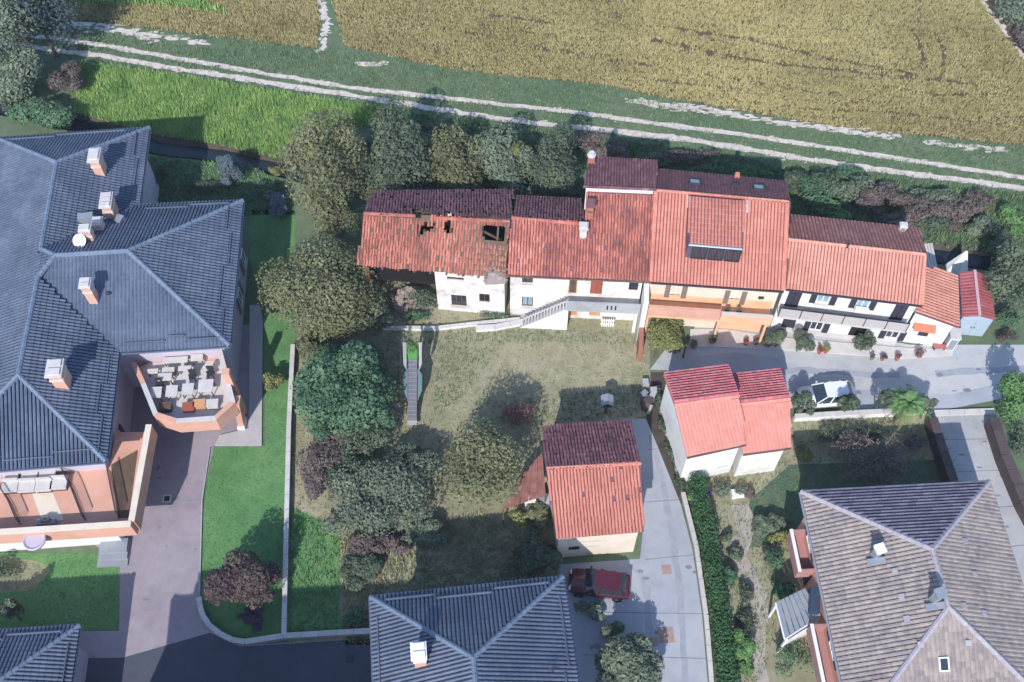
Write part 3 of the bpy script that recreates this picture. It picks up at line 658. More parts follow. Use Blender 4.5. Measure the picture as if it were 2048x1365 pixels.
lowwall('garden_kerb', 'long thin white kerb below the ruined farmhouse garden', G([(765, 655), (870, 656), (960, 646), (1040, 638)], .3), .15, .3, white_w)
lowwall('planter_wall', 'short low white wall beside the outside stairs', G([(952, 656), (990, 654), (1050, 642)], .35), .3, .35, white_w)
lowwall('driveway_wall', 'dark brown wall on the left of the concrete drive', G([(1866, 836), (1888, 905), (1915, 985)], 1.1), .5, 1.1, darkwall, cope=darkwall)
lowwall('driveway_wall', 'dark brown wall on the right of the concrete drive', G([(1988, 836), (2012, 910), (2050, 1000), (2110, 1110)], 1.1), .6, 1.1, darkwall, cope=darkwall)
lowwall('yard_wall', 'low white wall along the yard under the row of trees', G([(1590, 833), (1700, 826), (1800, 822), (1862, 818)], .6), .25, .6, white_w)
lowwall('gate_kerb', 'pale kerb across the top of the concrete drive', G([(1868, 826), (1990, 822)], .2), .35, .14, stone_pale)
lowwall('lane_wall', 'low concrete wall edging the lane below the hedge', G([(1366, 985), (1392, 1090), (1412, 1230), (1428, 1420)], .4), .2, .4, conc)
lowwall('lawn_kerb', 'thin grey kerb between the driveway and the lawn', G([(420, 896), (404, 1000), (399, 1190)], .1), .07, .06, conc, cope=conc, cw=.0)
# ================================================================ SLATE ROOFED APARTMENT BLOCK (left)
he = 5.8; h1 = 8.15; h2 = 8.4
A = {k: P(*v) for k, v in dict(NE=(298, 256, he), V1=(278, 411, he), E1=(485, 402, he), E2=(459, 691, he), V2=(237, 705, he), SE=(212, 922, he), NW=(-6, 277, he),
     r1=(113, 325, h1), r2=(82, 498, h1), w1=(111, 511, h2), w2=(256, 502, h2), r3=(76, 554, h1), r4=(37, 750, h1)).items()}
A['SW'] = A['SE'] + (A['NW'] - A['NE'])
ap = thing('apartment_block', 'large block with slate blue hipped roofs and orange terraces', 'apartment block', (A['w2'].x, A['w2'].y, 0))
AF = {'north': ['NE', 'NW', 'r1'], 'east_upper': ['V1', 'NE', 'r1', 'r2'], 'wing_north': ['E1', 'V1', 'r2', 'w1', 'w2'], 'wing_east': ['E2', 'E1', 'w2'], 'wing_south': ['V2', 'E2', 'w2', 'w1', 'r3'],
      'wing_west': ['r3', 'r2', 'w1'], 'east_lower': ['SE', 'V2', 'r3', 'r4'], 'south': ['SW', 'SE', 'r4'], 'west': ['NW', 'SW', 'r4', 'r3', 'r2', 'r1']}
deck(ap, [[A[k] for k in f] for f in AF.values()], slate, .16, drop=.06)
for nme, f in AF.items(): tiles(ap, 'roof_tiles', [A[k] for k in f], slate, .24, .36, .095)
caps(ap, [(A[a], A[b]) for a, b in [('r1', 'r2'), ('r2', 'w1'), ('w1', 'w2'), ('w1', 'r3'), ('r3', 'r4'), ('NE', 'r1'), ('NW', 'r1'), ('E1', 'w2'), ('E2', 'w2'), ('SE', 'r4'), ('SW', 'r4')]], slate_cap, .19)
gutter(ap, [(A['NE'], A['NW']), (A['V1'], A['NE']), (A['E1'], A['V1']), (A['E2'], A['E1']), (A['V2'], A['E2']), (A['SE'], A['V2']), (A['SW'], A['SE'])], slate)
# snow guards standing on the slopes, in staggered lengths
def guard(a, b, f0, f1, up, face):
    pl = [A[k] for k in AF[face]]; n = newell(pl); p, q = A[a], A[b]; d = (q - p).normalized(); W = n.cross(d)
    if W.z < 0: W = -W
    s, e = p + (q - p) * f0 + W * up, p + (q - p) * f1 + W * up
    mb = MB(); mb.obox(s + n * .03, e - s, n * .16, W * .06); mb.build('snow_guard', slate, ap)
for i, (f0, f1) in enumerate([(.05, .22), (.22, .50), (.52, .74), (.76, .96)]): guard('E2', 'E1', f0, f1, .55 + .35 * (i % 2), 'wing_east')
for i, (f0, f1) in enumerate([(.05, .42), (.44, .60), (.62, .92)]): guard('V2', 'E2', f0, f1, .5 + .3 * (i % 2), 'wing_south')
for i, (f0, f1) in enumerate([(.05, .38), (.40, .66), (.68, .95)]): guard('SE', 'V2', f0, f1, .5 + .35 * (i % 2), 'east_lower')
for i, (f0, f1) in enumerate([(.2, .55), (.58, .9)]): guard('V1', 'NE', f0, f1, .5 + .3 * (i % 2), 'east_upper')
for i, (f0, f1) in enumerate([(.1, .5), (.5, .9)]): guard('E1', 'V1', f0, f1, .45 + .3 * (i % 2), 'wing_north')
for i, (f0, f1) in enumerate([(.45, .72), (.72, .93)]): guard('SW', 'SE', f0, f1, .5 + .25 * (i % 2), 'south')
for i, (f0, f1) in enumerate([(.15, .6), (.6, .93)]): guard('NE', 'NW', f0, f1, .45 + .25 * (i % 2), 'north')
foot = inset([(A[k].x, A[k].y) for k in ('SW', 'SE', 'V2', 'E2', 'E1', 'V1', 'NE', 'NW')], .75)
mb = MB(); mb.prism(foot, 0, he - .18); mb.build('wall', lilac_w, ap)
mb = MB(); mb.prism(inset([(A[k].x, A[k].y) for k in ('SW', 'SE', 'V2', 'E2', 'E1', 'V1', 'NE', 'NW')], .2), he - .30, he - .17); mb.build('eaves_soffit', wood, ap)
def roofz(face, x, y): return plane_z([A[k] for k in AF[face]], x, y)
for px, py, face, sx, sy, hh, pots in [(203, 342, 'east_upper', .62, 1.0, 1.35, 1), (226, 430, 'east_upper', .62, 1.05, 1.3, 3), (129, 766, 'east_lower', .75, 1.0, 1.5, 2), (188, 598, 'wing_south', .55, .62, 1.5, 2), (206, 466, 'east_upper', .5, .6, 1.0, 1), (182, 480, 'wing_north', .6, .5, 1.0, 1)]:
    q = onroof(px, py, [A[k] for k in AF[face]]); z = q.z
    chimney(ap, q.x, q.y, z - .4, z + hh, sx, sy, orange_w, stone_pale, R(4.5), pots)
q = P(160, 482, 8.3); mb = MB(); nn = V3((-.1, -.55, .8)).normalized()
a_ = nn.cross(V3((0, 0, 1))).normalized(); b_ = nn.cross(a_); ringv = []
for r, dpt in ((.46, .10), (.32, .04), (.14, .005)): ringv += [q + (a_ * math.cos(2 * math.pi * k / 16) + b_ * math.sin(2 * math.pi * k / 16)) * r + nn * dpt for k in range(16)]
mb.mesh(ringv, [(i * 16 + k, i * 16 + (k + 1) % 16, (i + 1) * 16 + (k + 1) % 16, (i + 1) * 16 + k) for i in range(2) for k in range(16)] + [tuple(range(32, 48))])
dish = mb.build('satellite_dish', whitep, ap); mb = MB(); mb.tube([q, q - V3((0, 0, 1.1))], .035, 6); mb.tube([q - nn * .02, q + nn * .45], .02, 5); mb.build('dish_pole', metal_g, dish)
q = P(170, 432, 7.7); mb = MB(); mb.cbox((q.x, q.y, 7.2), 1.0, .5, .55, R(10)); mb.build('roof_hatch', metal_g, ap); q = P(238, 438, 7.0); mb = MB(); mb.cbox((q.x, q.y, 6.5), .5, .6, .6, R(-20)); mb.build('roof_hatch', metal_g, ap)
mb = MB(); q = P(222, 596, 6.9); mb.tube([(q.x, q.y, 6.5), (q.x, q.y, 7.4)], .09, 8); mb.lathe((q.x, q.y, 7.4), [(.17, 0), (.17, .04), (.02, .12)], 8); mb.build('vent_pipe', dkmetal, ap)
mb = MB(); q = P(345, 433, 6.4); mb.tube([(q.x, q.y, 6.0), (q.x, q.y, 6.7)], .06, 6); mb.build('vent_pipe', dkmetal, ap)
# ---- walls seen under the east eaves: windows and a ground door
fE = Fac(foot[3], foot[4], he - .3); 
for u, z in ((2.2, 3.5), (5.4, 3.5), (8.6, 3.5), (5.4, .9), (8.8, .9)): fE.op.append(((u, u + 1.0, z, z + 1.4), dict(frame=whitep, shutters='open', shm=shut_br)))
for r, k in fE.op:
    f2 = Fac(fE.pt(0, 0, .03), fE.pt(fE.L, 0, .03), he); f2.fill(ap, r, depth=.0, **k)
f4 = Fac(foot[1], foot[2], he - .3)
f4.A += f4.n * .03
for u, z in ((1.2, 3.55), (3.6, 3.55), (5.4, 3.55), (2.2, .9)): f4.fill(ap, (u, u + 1.0, z, z + 1.4), depth=.0, frame=whitep, shutters='open', shm=shut)
# ---- loggia terrace in the angle of the wings
TZ = 3.2; TP = 4.2
outp = G([(262, 724), (283, 770), (308, 832), (352, 846), (432, 840), (470, 806), (443, 700), (300, 704)], TP)
out2 = [(p.x, p.y) for p in outp]
if sum(a[0] * b[1] - a[1] * b[0] for a, b in zip(out2, out2[1:] + out2[:1])) < 0: out2 = out2[::-1]
inn2 = inset(out2, .28)
mb = MB(); mb.prism(out2, TZ - .35, TZ); mb.build('terrace_slab', orange_w, ap)
mb = MB(); mb.prism(inset(out2, .25), TZ + .004, TZ + .03); mb.build('terrace_floor', stone_pale, ap)
n = len(out2)
for i in range(n):
    a, b, c, d = out2[i], out2[(i + 1) % n], inn2[(i + 1) % n], inn2[i]
    if (a[1] + b[1]) / 2 > A['E2'].y - .3: continue
    mb = MB(); mb.prism([a, b, c, d], TZ, TP); pr = mb.build('parapet', orange_w, ap)
    mb = MB(); o1, o2 = V3((*a, 0)), V3((*b, 0)); mb.prism([(a[0] + (a[0] - d[0]) * .12, a[1] + (a[1] - d[1]) * .12), (b[0] + (b[0] - c[0]) * .12, b[1] + (b[1] - c[1]) * .12), c, d], TP + .002, TP + .05); mb.build('coping', stone_pale if i % 2 else orange_w, pr)
mb = MB(); q = P(452, 745, he - .4); mb.cbox((q.x, q.y, 0), .45, .45, he - .3, R(4)); q2 = P(468, 800, TP)
mb.build('corner_pillar', orange_w, ap)
b0 = P(484, 858, 0); b1 = P(470, 806, TP); mb = MB(); mb.obox(V3((b0.x - .2, b0.y, .3)), V3((.4, 0, 0)), V3((0, .7, 0)), b1 - b0 + V3((0, 0, -.6)) + V3((.0, 0, 0))); bt = mb.build('buttress', orange_w, ap); mb = MB(); mb.cbox((b0.x, b0.y + .3, 0), .5, .9, .32, 0); mb.build('buttress_foot', white_w, bt)
def tpt(px, py): return P(px, py, TZ + .5)
k = 0
for (px, py, sx, sy, hh) in [(313, 788, .75, .8, .62), (345, 785, .75, .8, .62), (377, 781, .75, .8, .62), (413, 775, .95, .9, .66), (306, 744, .7, .35, .5), (337, 741, .8, .35, .5), (370, 738, .85, .35, .5), (331, 757, .9, .55, .62), (395, 718, .8, .5, .6), (352, 722, 1.6, .45, .55)]:
    q = tpt(px, py); lab = ['leftmost pale square table in the front row on the loggia', 'second pale square table in the front row on the loggia', 'third pale square table in the front row on the loggia', 'largest pale table, right end of the front row on the loggia', 'leftmost small pale bench in the middle row on the loggia', 'middle small pale bench on the loggia terrace', 'right small pale bench in the middle row on the loggia', 'pale table between the two rows on the loggia', 'pale table close under the eave at the right of the loggia', 'long pale bench against the wall of the loggia'][k]
    t = thing('terrace_table' if hh > .58 else 'terrace_bench', lab, 'table' if hh > .58 else 'bench', (q.x, q.y, TZ + .03), 'pale furniture on the loggia terrace')
    mb = MB(); mb.cbox((q.x, q.y, TZ + .03 + hh), sx, sy, .07, R(4)); mb.build('top', stone_pale, t)
    for sgx in (-1, 1):
        for sgy in (-1, 1): mb = MB(); mb.cbox((q.x + sgx * (sx / 2 - .07), q.y + sgy * (sy / 2 - .07), TZ + .03), .06, .06, hh, R(4)); mb.build('leg', wood, t)
    k += 1
for (px, py, lab, m) in [(376, 812, 'rust red chest beside the front parapet of the loggia', reddoor), (398, 806, 'orange brown chest next to the rust red one', orangedoor), (330, 812, 'dark wooden chest in the front left corner of the loggia', wood), (424, 806, 'pale box in the front right corner of the loggia', stone_pale)]:
    q = tpt(px, py); t = thing('storage_chest', lab, 'chest', (q.x, q.y, TZ + .03)); mb = MB(); mb.cbox((q.x, q.y, TZ + .03), .72, .5, .42, R(4)); mb.build('body', m, t); mb = MB(); mb.cbox((q.x, q.y, TZ + .454), .78, .56, .06, R(4)); mb.build('lid', m, t)
for i, (px, py, lab) in enumerate([(318, 770, 'dark garden chair left on the loggia'), (384, 752, 'dark garden chair in the middle of the loggia'), (420, 745, 'dark garden chair right on the loggia by the parapet')]):
    q = tpt(px, py); t = thing('garden_chair', lab, 'chair', (q.x, q.y, TZ + .03)); mb = MB(); mb.cbox((q.x, q.y, TZ + .43), .45, .45, .05, .3 * i); mb.build('seat', dkmetal, t)
    mb = MB(); mb.cbox((q.x, q.y + .22, TZ + .48), .45, .05, .45, 0); mb.build('backrest', dkmetal, t)
    for sgx in (-1, 1):
        for sgy in (-1, 1): mb = MB(); mb.cbox((q.x + sgx * .18, q.y + sgy * .18, TZ + .03), .04, .04, .4); mb.build('leg', dkmetal, t)
# ---- lower orange terrace in front of the south gable
c1 = P(262, 1048, TP); c0 = P(-160, 1075, TP); c2 = P(298, 850, TP); sw_ = foot[1]
mb = MB(); mb.prism([(c0.x, c0.y), (c1.x, c1.y), (c2.x, c2.y), (sw_[0], c2.y), (sw_[0], sw_[1] + .2), (c0.x, sw_[1] - .6)], TZ - .4, TZ); mb.build('terrace_slab', orange_w, ap)
mb = MB(); mb.bar((c0.x, c0.y, TZ - .42), (c1.x, c1.y, TZ - .42), .3, TP - TZ + .42); pr = mb.build('parapet', orange_w, ap); mb = MB(); mb.bar((c0.x, c0.y, TP), (c1.x, c1.y, TP), .38, .06); mb.build('coping', cream_w, pr)
mb = MB(); mb.bar((c1.x, c1.y + .16, TZ - .42), (c2.x, c2.y, TZ - .42), .3, TP - TZ + .42); pr = mb.build('parapet', orange_w, ap); mb = MB(); mb.bar((c1.x, c1.y + .2, TP), (c2.x, c2.y, TP), .38, .06); mb.build('coping', cream_w, pr)
fl = lambda pts, z: [(p.x, p.y, z) for p in G(pts, TZ)]
mb = MB(); mb.face(fl([(62, 982), (104, 980), (128, 1040), (86, 1046)], TZ + .012)); mb.build('pale_floor_strip', cream_w, ap)
def railing(root, pts, z0, hh, m, name='railing', sp=.14):
    for a, b in zip(pts, pts[1:]):
        a, b = V3((a[0], a[1], z0)), V3((b[0], b[1], z0)); mb = MB(); n = max(2, int((b - a).length / sp))
        mb.bar(a + V3((0, 0, hh)), b + V3((0, 0, hh)), .06, .04); mb.bar(a + V3((0, 0, .08)), b + V3((0, 0, .08)), .04, .03)
        r = mb.build(name, m, root); mb = MB()
        for i in range(n + 1): q = a + (b - a) * (i / n); mb.cbox(q, .025, .025, hh)
        mb.build('baluster', m, r, kind='stuff')
mb = MB(); mb.face(fl([(222, 930), (276, 900), (258, 1036), (236, 1038)], TZ + .012)); mb.build('dark_floor_strip', wood, ap)  # dark wood strip paints the walkway's shade onto the terrace floor
railing(ap, fl([(222, 945), (240, 1036)], 0), TZ, .9, dkmetal); railing(ap, fl([(122, 930), (150, 985), (172, 1042)], 0), TZ, .75, dkmetal); railing(ap, fl([(0, 970), (25, 1010), (42, 1050)], 0), TZ, .75, dkmetal)
k = 0
for px, py in [(20, 945), (58, 946), (94, 944), (18, 972), (52, 972), (86, 970), (116, 966)]:
    q = P(px, py, TZ + .5); row = 'back' if k < 3 else 'front'; t = thing('terrace_bench', f'{["first", "second", "third", "fourth"][k if k < 3 else k - 3]} pale seat from left, {row} row of the lower terrace', 'bench', (q.x, q.y, TZ), 'pale seats on the lower terrace'); k += 1
    mb = MB(); mb.cbox((q.x, q.y, TZ + .3), 1.0, .75, .14, R(4)); mb.build('cushion', stone_pale, t); mb = MB(); mb.cbox((q.x, q.y, TZ), .9, .65, .3, R(4)); mb.build('base', wood, t); mb = MB(); mb.cbox((q.x, q.y + .34, TZ + .44), 1.0, .14, .3, R(4)); mb.build('backrest', stone_pale, t)
q = P(92, 1044, TZ + .3); t = thing('terrace_planter', 'grey planter lying against the orange parapet of the lower terrace', 'planter', (q.x, q.y, TZ)); mb = MB(); mb.cbox((q.x, q.y, TZ), 1.1, .35, .4, R(4)); mb.build('trough', metal_g, t); Q_, T_ = leaves((q.x, q.y, TZ + .5), (.55, .2, .2), 120, .1, 5); quads('plants', Q_, T_, lf_brown, t)
mb = MB(); mb.prism([(c0.x, sw_[1]), (c0.x, c0.y + .5), (c1.x - 1.8, c1.y + .45), (c1.x - 1.6, sw_[1])], 0, TZ - .42); mb.build('basement_wall', white_w, ap)
q = P(66, 1078, 3.9); mb = MB(); mb.lathe((q.x, q.y, 3.3), [(.25, 0), (.62, .2), (.7, .45), (.62, .5), (.5, .42)], 14); mb.build('round_balcony_bowl', lilac_w, ap)
mb = MB(); q = P(222, 1108, .3)
for i in range(3): mb.cbox((q.x + .1, q.y + .1 + i * .2, i * .14), 1.9 - i * .1, 1.7 - i * .4, .138, R(4))
mb.build('entrance_step', metal_g, ap)

# ================================================================ HIPPED HOUSE (bottom centre), ITS TWIN (bottom left), HOUSE SOUTH OF THE STREET
ncm = mat('dark_violet_tile', [(.09, .085, .115), (.16, .15, .19), (.25, .23, .27)], 1.5, .35, .85, .3, 30)  # tile colour with shade put in, for the brown roof's north slope
def hip_house(name, label, NW, NE, depth, he, pitch, wallm, rm, capm, over=.6, tw=.23, tl=.36, guards=True, gm=None, flat=False, apex=None, ncourse=0):
    NW, NE = V3((*NW[:2], he)), V3((*NE[:2], he)); U = (NE - NW); W = U.length; U.normalize(); D = V3((U.y, -U.x, 0))
    SW, SE = NW + D * depth, NE + D * depth; hr = he + math.tan(pitch) * W / 2; a1 = (NW + NE) / 2 + D * (apex or W / 2); a2 = (SW + SE) / 2 - D * min(W / 2, depth - W / 2 - .1); a1.z = a2.z = hr
    c = (NW + SE) / 2; root = thing(name, label, 'house', (c.x, c.y, 0))
    F = {'n': [NE, NW, a1], 'e': [SE, NE, a1, a2], 's': [SW, SE, a2], 'w': [NW, SW, a2, a1]}
    deck(root, F.values(), rm, .16, drop=.04)
    for kf, f in F.items():
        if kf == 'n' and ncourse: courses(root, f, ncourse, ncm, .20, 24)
        else: tiles(root, 'roof_tiles', f, rm, tw, tl, .05 if flat else .095, flat=flat)
    caps(root, [(a1, a2), (NE, a1), (NW, a1), (SE, a2), (SW, a2)], capm, .17)
    gutter(root, [(NE, NW), (SE, NE), (SW, SE), (NW, SW)], gm or rm)
    ft = inset([(p.x, p.y) for p in (SW, SE, NE, NW)], over); mb = MB(); mb.prism(ft, 0, he - .18); mb.build('wall', wallm, root)
    mb = MB(); mb.prism(inset([(p.x, p.y) for p in (SW, SE, NE, NW)], .15), he - .30, he - .17); mb.build('eaves_soffit', wood, root)
    if guards:
        for key in F:
            p, q = F[key][0], F[key][1]; n = newell(F[key]); d = (q - p).normalized(); X = n.cross(d); X = X if X.z > 0 else -X
            for i, (f0, f1) in enumerate([(.08, .36), (.38, .66), (.68, .92)]):
                s, e = p + (q - p) * f0 + X * (.42 + .3 * (i % 2)), p + (q - p) * f1 + X * (.42 + .3 * (i % 2)); mb = MB(); mb.obox(s + n * .03, e - s, n * .16, X * .06); mb.build('snow_guard', rm, root)
    return root, F, ft
hC, FC, fC = hip_house('hipped_house', 'house with blue-grey hipped roof and white capped chimney at the bottom centre', P(742, 1195, 6), P(1125, 1155, 6), 16, 6, R(26.5), lilac_w, slate, slate_cap, apex=4.75)
q = P(842, 1322, 7.2); z = plane_z(FC['w'], q.x, q.y); chimney(hC, q.x, q.y, z - .3, z + 1.4, .62, .75, orange_w, whitep, R(6), 2)
mb = MB(); q = P(1105, 1345, 6.6); mb.tube([(q.x, q.y, 6.2), (q.x, q.y, 7.4)], .03, 5); mb.tube([(q.x - .35, q.y, 7.2), (q.x + .35, q.y + .1, 7.2)], .02, 5); mb.tube([(q.x - .25, q.y, 7.35), (q.x + .25, q.y + .1, 7.35)], .02, 5); mb.build('roof_aerial', dkmetal, hC)
ws = Fac(fC[1], fC[2], 6); ws.A += ws.n * .02
for u in (9.5, 12.6): ws.fill(hC, (u, u + 1, 3.6, 4.9), depth=0, frame=whitep, shutters='open', shm=shut)
ne = P(158, 1252, 3.8); ud = (P(158, 1252, 3.8) - P(0, 1262, 3.8)).normalized(); nw = ne - ud * 10.8
hB, FB, fB = hip_house('hipped_house', 'house corner with blue-grey hipped roof in the bottom left corner', nw, ne, 14, 3.8, R(25), lilac_w, slate, slate_cap)
hS, FS, fS = hip_house('hipped_house', 'house standing south of the shaded street', (-23.4, -28.2), (-8.8, -27.2), 13.2, 8.3, R(25), cream_w, slate, slate_cap)
chimney(hS, -22.0, -29.0, 7.4, 9.7, .9, .9, orange_w, stone_pale, R(4), 2)

# ================================================================ BROWN TILED HOUSE (bottom right)
nw, ne = P(1603, 984, 6), P(1978, 964, 6)
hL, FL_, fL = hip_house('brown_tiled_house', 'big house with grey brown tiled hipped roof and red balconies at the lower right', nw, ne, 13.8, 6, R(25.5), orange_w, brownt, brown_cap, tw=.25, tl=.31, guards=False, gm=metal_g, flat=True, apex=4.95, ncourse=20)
for px, py, key, hh in [(1748, 1114, 'w', 1.0), (1868, 1200, 'w', 1.1)]:
    q = P(px, py, 7.6); z = plane_z(FL_[key], q.x, q.y); q = P(px, py, z); z = plane_z(FL_[key], q.x, q.y)
    mb = MB(); mb.cbox((q.x, q.y, z - .3), .38, .38, hh + .3, .3); ch = mb.build('chimney', metal_g, hL); mb = MB(); mb.cbox((q.x, q.y, z + hh), .5, .5, .06, .3); mb.cbox((q.x, q.y, z + hh + .2), .56, .56, .06, .3)
    for i in (-1, 1):
        for j in (-1, 1): mb.cbox((q.x + i * .18, q.y + j * .18, z + hh + .06), .05, .05, .14, .3)
    mb.build('chimney_cap', whitep if key == 'w' and hh < 1.05 else metal_g, ch); n = newell(FL_[key]); mb = MB(); mb.obox(V3((q.x - .45, q.y - .55, z + .0)), V3((.9, 0, -n.x / n.z * .9)), V3((0, .35, 0)), n * .12); mb.build('chimney_flashing', metal_g, ch)
for px, py, key in [(1790, 1144, 'w'), (1803, 1195, 'w'), (1814, 1239, 'w'), (1840, 1289, 's'), (1935, 1286, 's'), (1928, 1084, 'e'), (1947, 1150, 'e'), (1966, 1228, 'e'), (1926, 1213, 'e')]:
    q = onroof(px, py, FL_[key]); n = newell(FL_[key]); e0 = (FL_[key][1] - FL_[key][0]).normalized(); W = n.cross(e0); W = W if W.z > 0 else -W
    mb = MB(); mb.obox(q - e0 * .16 - W * .16 + n * .03, e0 * .32, W * .32, n * .10); o = mb.build('vent_tile', brown_cap, hL); mb = MB(); mb.obox(q - e0 * .11 - W * .17 + n * .05, e0 * .22, W * .06, n * .06); mb.build('vent_mouth', dkin, o)
def skylight(root, px, py, face, sw, sl, fm=None, pm=None):
    q = onroof(px, py, face); n = newell(face); e0 = (face[1] - face[0]).normalized(); W = n.cross(e0); W = W if W.z > 0 else -W; mb = MB(); fm = fm or metal_g
    a, b = e0 * sw, W * sl; o = q - a / 2 - b / 2 + n * .02; t = .07
    for oo, aa, bb in ((o, a, W * t), (o + b - W * t, a, W * t), (o + W * t, e0 * t, b - W * 2 * t), (o + a - e0 * t + W * t, e0 * t, b - W * 2 * t)): mb.obox(oo, aa, bb, n * .16)
    s = mb.build('skylight', fm, root); mb = MB(); mb.face([o + n * .12, o + a + n * .12, o + a + b + n * .12, o + b + n * .12]); mb.build('pane', pm or glass, s); return s
skylight(hL, 1886, 1328, FL_['s'], .55, .75, whitep)
# west side: two red railed balconies, grey canopy over the porch
wl = Fac(fL[3], fL[0], 6); wl.A += wl.n * .02
for u, z in ((1.2, 3.4), (7.6, 3.4), (1.8, .9)): wl.fill(hL, (u, u + 1.1, z, z + 1.7), depth=0, frame=whitep, shutters='open', shm=shut)
balc = mat('faded_red_render', [(.34, .17, .165), (.44, .24, .23)], 1.2, .6, .8, .1)
def balcony(root, fac, u0, u1, z, dep, hh, slabm, parm, cop=None):
    mb = MB(); mb.obox(fac.pt(u0, z - .2, 0), fac.d * (u1 - u0), fac.n * dep, V3((0, 0, .2))); bl = mb.build('balcony_slab', slabm, root)
    mb = MB(); mb.obox(fac.pt(u0, z, dep - .12), fac.d * (u1 - u0), fac.n * .12, V3((0, 0, hh))); mb.obox(fac.pt(u0, z, 0), fac.d * .12, fac.n * (dep - .12), V3((0, 0, hh))); mb.obox(fac.pt(u1 - .12, z, 0), fac.d * .12, fac.n * (dep - .12), V3((0, 0, hh))); p = mb.build('balcony_parapet', parm, root)
    mb = MB(); mb.obox(fac.pt(u0 - .03, z + hh, dep - .16), fac.d * (u1 - u0 + .06), fac.n * .2, V3((0, 0, .06))); mb.build('coping', cop or whitep, p)
balcony(hL, wl, .8, 3.4, 2.7, 1.0, .9, balc, balc); balcony(hL, wl, 6.6, 12.5, 2.7, .95, .9, balc, balc)
cz = 2.7; ca = P(1552, 1205, cz); cb = P(1608, 1180, cz); cc = P(1640, 1235, cz); cd = P(1570, 1278, cz)
can = thing('porch_canopy', 'small grey striped canopy over a white porch by the brown tiled house', 'canopy', ((ca.x + cc.x) / 2, (ca.y + cc.y) / 2, 0))
for i in range(7):
    f0, f1 = i / 7 + .012, (i + 1) / 7 - .012; mb = MB(); l = lambda p, q, f: p + (q - p) * f
    a_, b_, c_, d_ = l(ca, cb, f0), l(ca, cb, f1), l(cd, cc, f1), l(cd, cc, f0); rise = V3((0, 0, .35))
    mb.slab([a_ + rise * f0, d_ + rise * f0, c_ + rise * f1, b_ + rise * f1], .07, .3 + .4 * (i % 2)); mb.build('slat', metal_g, can)
for p in (ca, cd): mb = MB(); mb.cbox((p.x + .12, p.y, 0), .12, .12, cz - .08); mb.build('post', whitep, can)
mb = MB(); mb.bar((ca.x, ca.y, cz - .12), (cd.x, cd.y, cz - .12), .1, .05); mb.bar((cd.x, cd.y, cz - .12), (cc.x, cc.y, cz + .1), .1, .05); mb.build('beam', whitep, can)
mb = MB(); mb.bar((cd.x + .2, cd.y + .1, 0), (cc.x, cc.y, 0), .14, 1.3); mb.build('porch_wall', white_w, can)
mb = MB(); q = P(1622, 1210, 2.5); mb.cbox((q.x, q.y, 2.72), .55, 1.5, .9, R(-10)); mb.build('side_panel', mat('dark_blue_panel', [(.03, .05, .09), (.05, .075, .12)], 3, .5, .5, .2), can)
# ================================================================ ROW OF OLD HOUSES
def gable_body(root, Fl, Fr, Rl, Rr, Bl, Br, of, ob, osl, m, skip=(), name='wall', zoff=.14):
    """walls under a two-slope roof; returns inset corners (front left, front right, back right, back left)"""
    q = inset([(Fl.x, Fl.y), (Fr.x, Fr.y), (Br.x, Br.y), (Bl.x, Bl.y)], [of, osl, ob, osl]); fl, fr, br, bl = q
    fz = lambda x, y: plane_z([Fl, Fr, Rr, Rl], x, y) - zoff; bz = lambda x, y: plane_z([Bl, Br, Rr, Rl], x, y) - zoff
    mb = MB()
    def side(f, b, R0, B0, F0):
        k = ((R0 - F0).to_2d().length) / max(.01, (B0 - F0).to_2d().length); rx, ry = f[0] + (b[0] - f[0]) * k, f[1] + (b[1] - f[1]) * k
        mb.face([(f[0], f[1], 0), (b[0], b[1], 0), (b[0], b[1], bz(*b)), (rx, ry, min(fz(rx, ry), bz(rx, ry))), (f[0], f[1], fz(*f))])
    if 'left' not in skip: side(fl, bl, Rl, Bl, Fl)
    if 'right' not in skip: side(fr, br, Rr, Br, Fr)
    mb.face([(bl[0], bl[1], 0), (br[0], br[1], 0), (br[0], br[1], bz(*br)), (bl[0], bl[1], bz(*bl))])
    mb.build(name, m, root); return fl, fr, br, bl, fz, bz
tnE = lambda c: min(1, max(0, .18 + .55 * patch(c.x, c.y, 2, .35) + .25 * (1 if -5.6 < c.x < -4.2 else 0) + random.uniform(-.3, .3)))
tnF = lambda c: min(1, max(0, .12 + .5 * patch(c.x, c.y, 7, .4) + (.38 if c.x < 2.1 else 0) + random.uniform(-.3, .3)))
tnR = lambda c: min(1, max(0, .15 + .5 * patch(c.x, c.y, 5, .5) + random.uniform(-.3, .3)))
# ---- ruined farmhouse with holes in its roof
zE = 5.3; E_ = dict(Fl=P(713, 530, zE), Fr=P(1012, 556, zE), Rl=P(729, 427, 7.5), Rr=P(1019, 443, 7.5), Bl=P(744, 389, 6.1), Br=P(1028, 381, 6.1))
eh = thing('ruined_farmhouse', 'ruined farmhouse with holes in its old red tiled roof at the left of the row', 'farmhouse', ((E_['Fl'] + E_['Br']) / 2).to_2d().to_3d())
fE_, bE_ = [E_['Fl'], E_['Fr'], E_['Rr'], E_['Rl']], [E_['Br'], E_['Bl'], E_['Rl'], E_['Rr']]
def onp(pts, face):
    return [onroof(x, y, face, 6.5) for x, y in pts]
HOLES = [(onp(p, f), f) for p, f in [([(838, 447), (874, 447), (868, 456), (852, 464), (836, 474)], fE_), ([(890, 444), (905, 445), (904, 470), (889, 471)], fE_), ([(962, 449), (1012, 452), (1012, 478), (1000, 484), (975, 482), (963, 474)], fE_),
     ([(820, 421), (864, 425), (862, 436), (828, 434)], bE_), ([(896, 424), (914, 423), (908, 436), (896, 436)], bE_)]]
RUB = onp([(970, 542), (985, 536), (998, 545), (1012, 553), (1012, 566), (968, 560)], fE_)
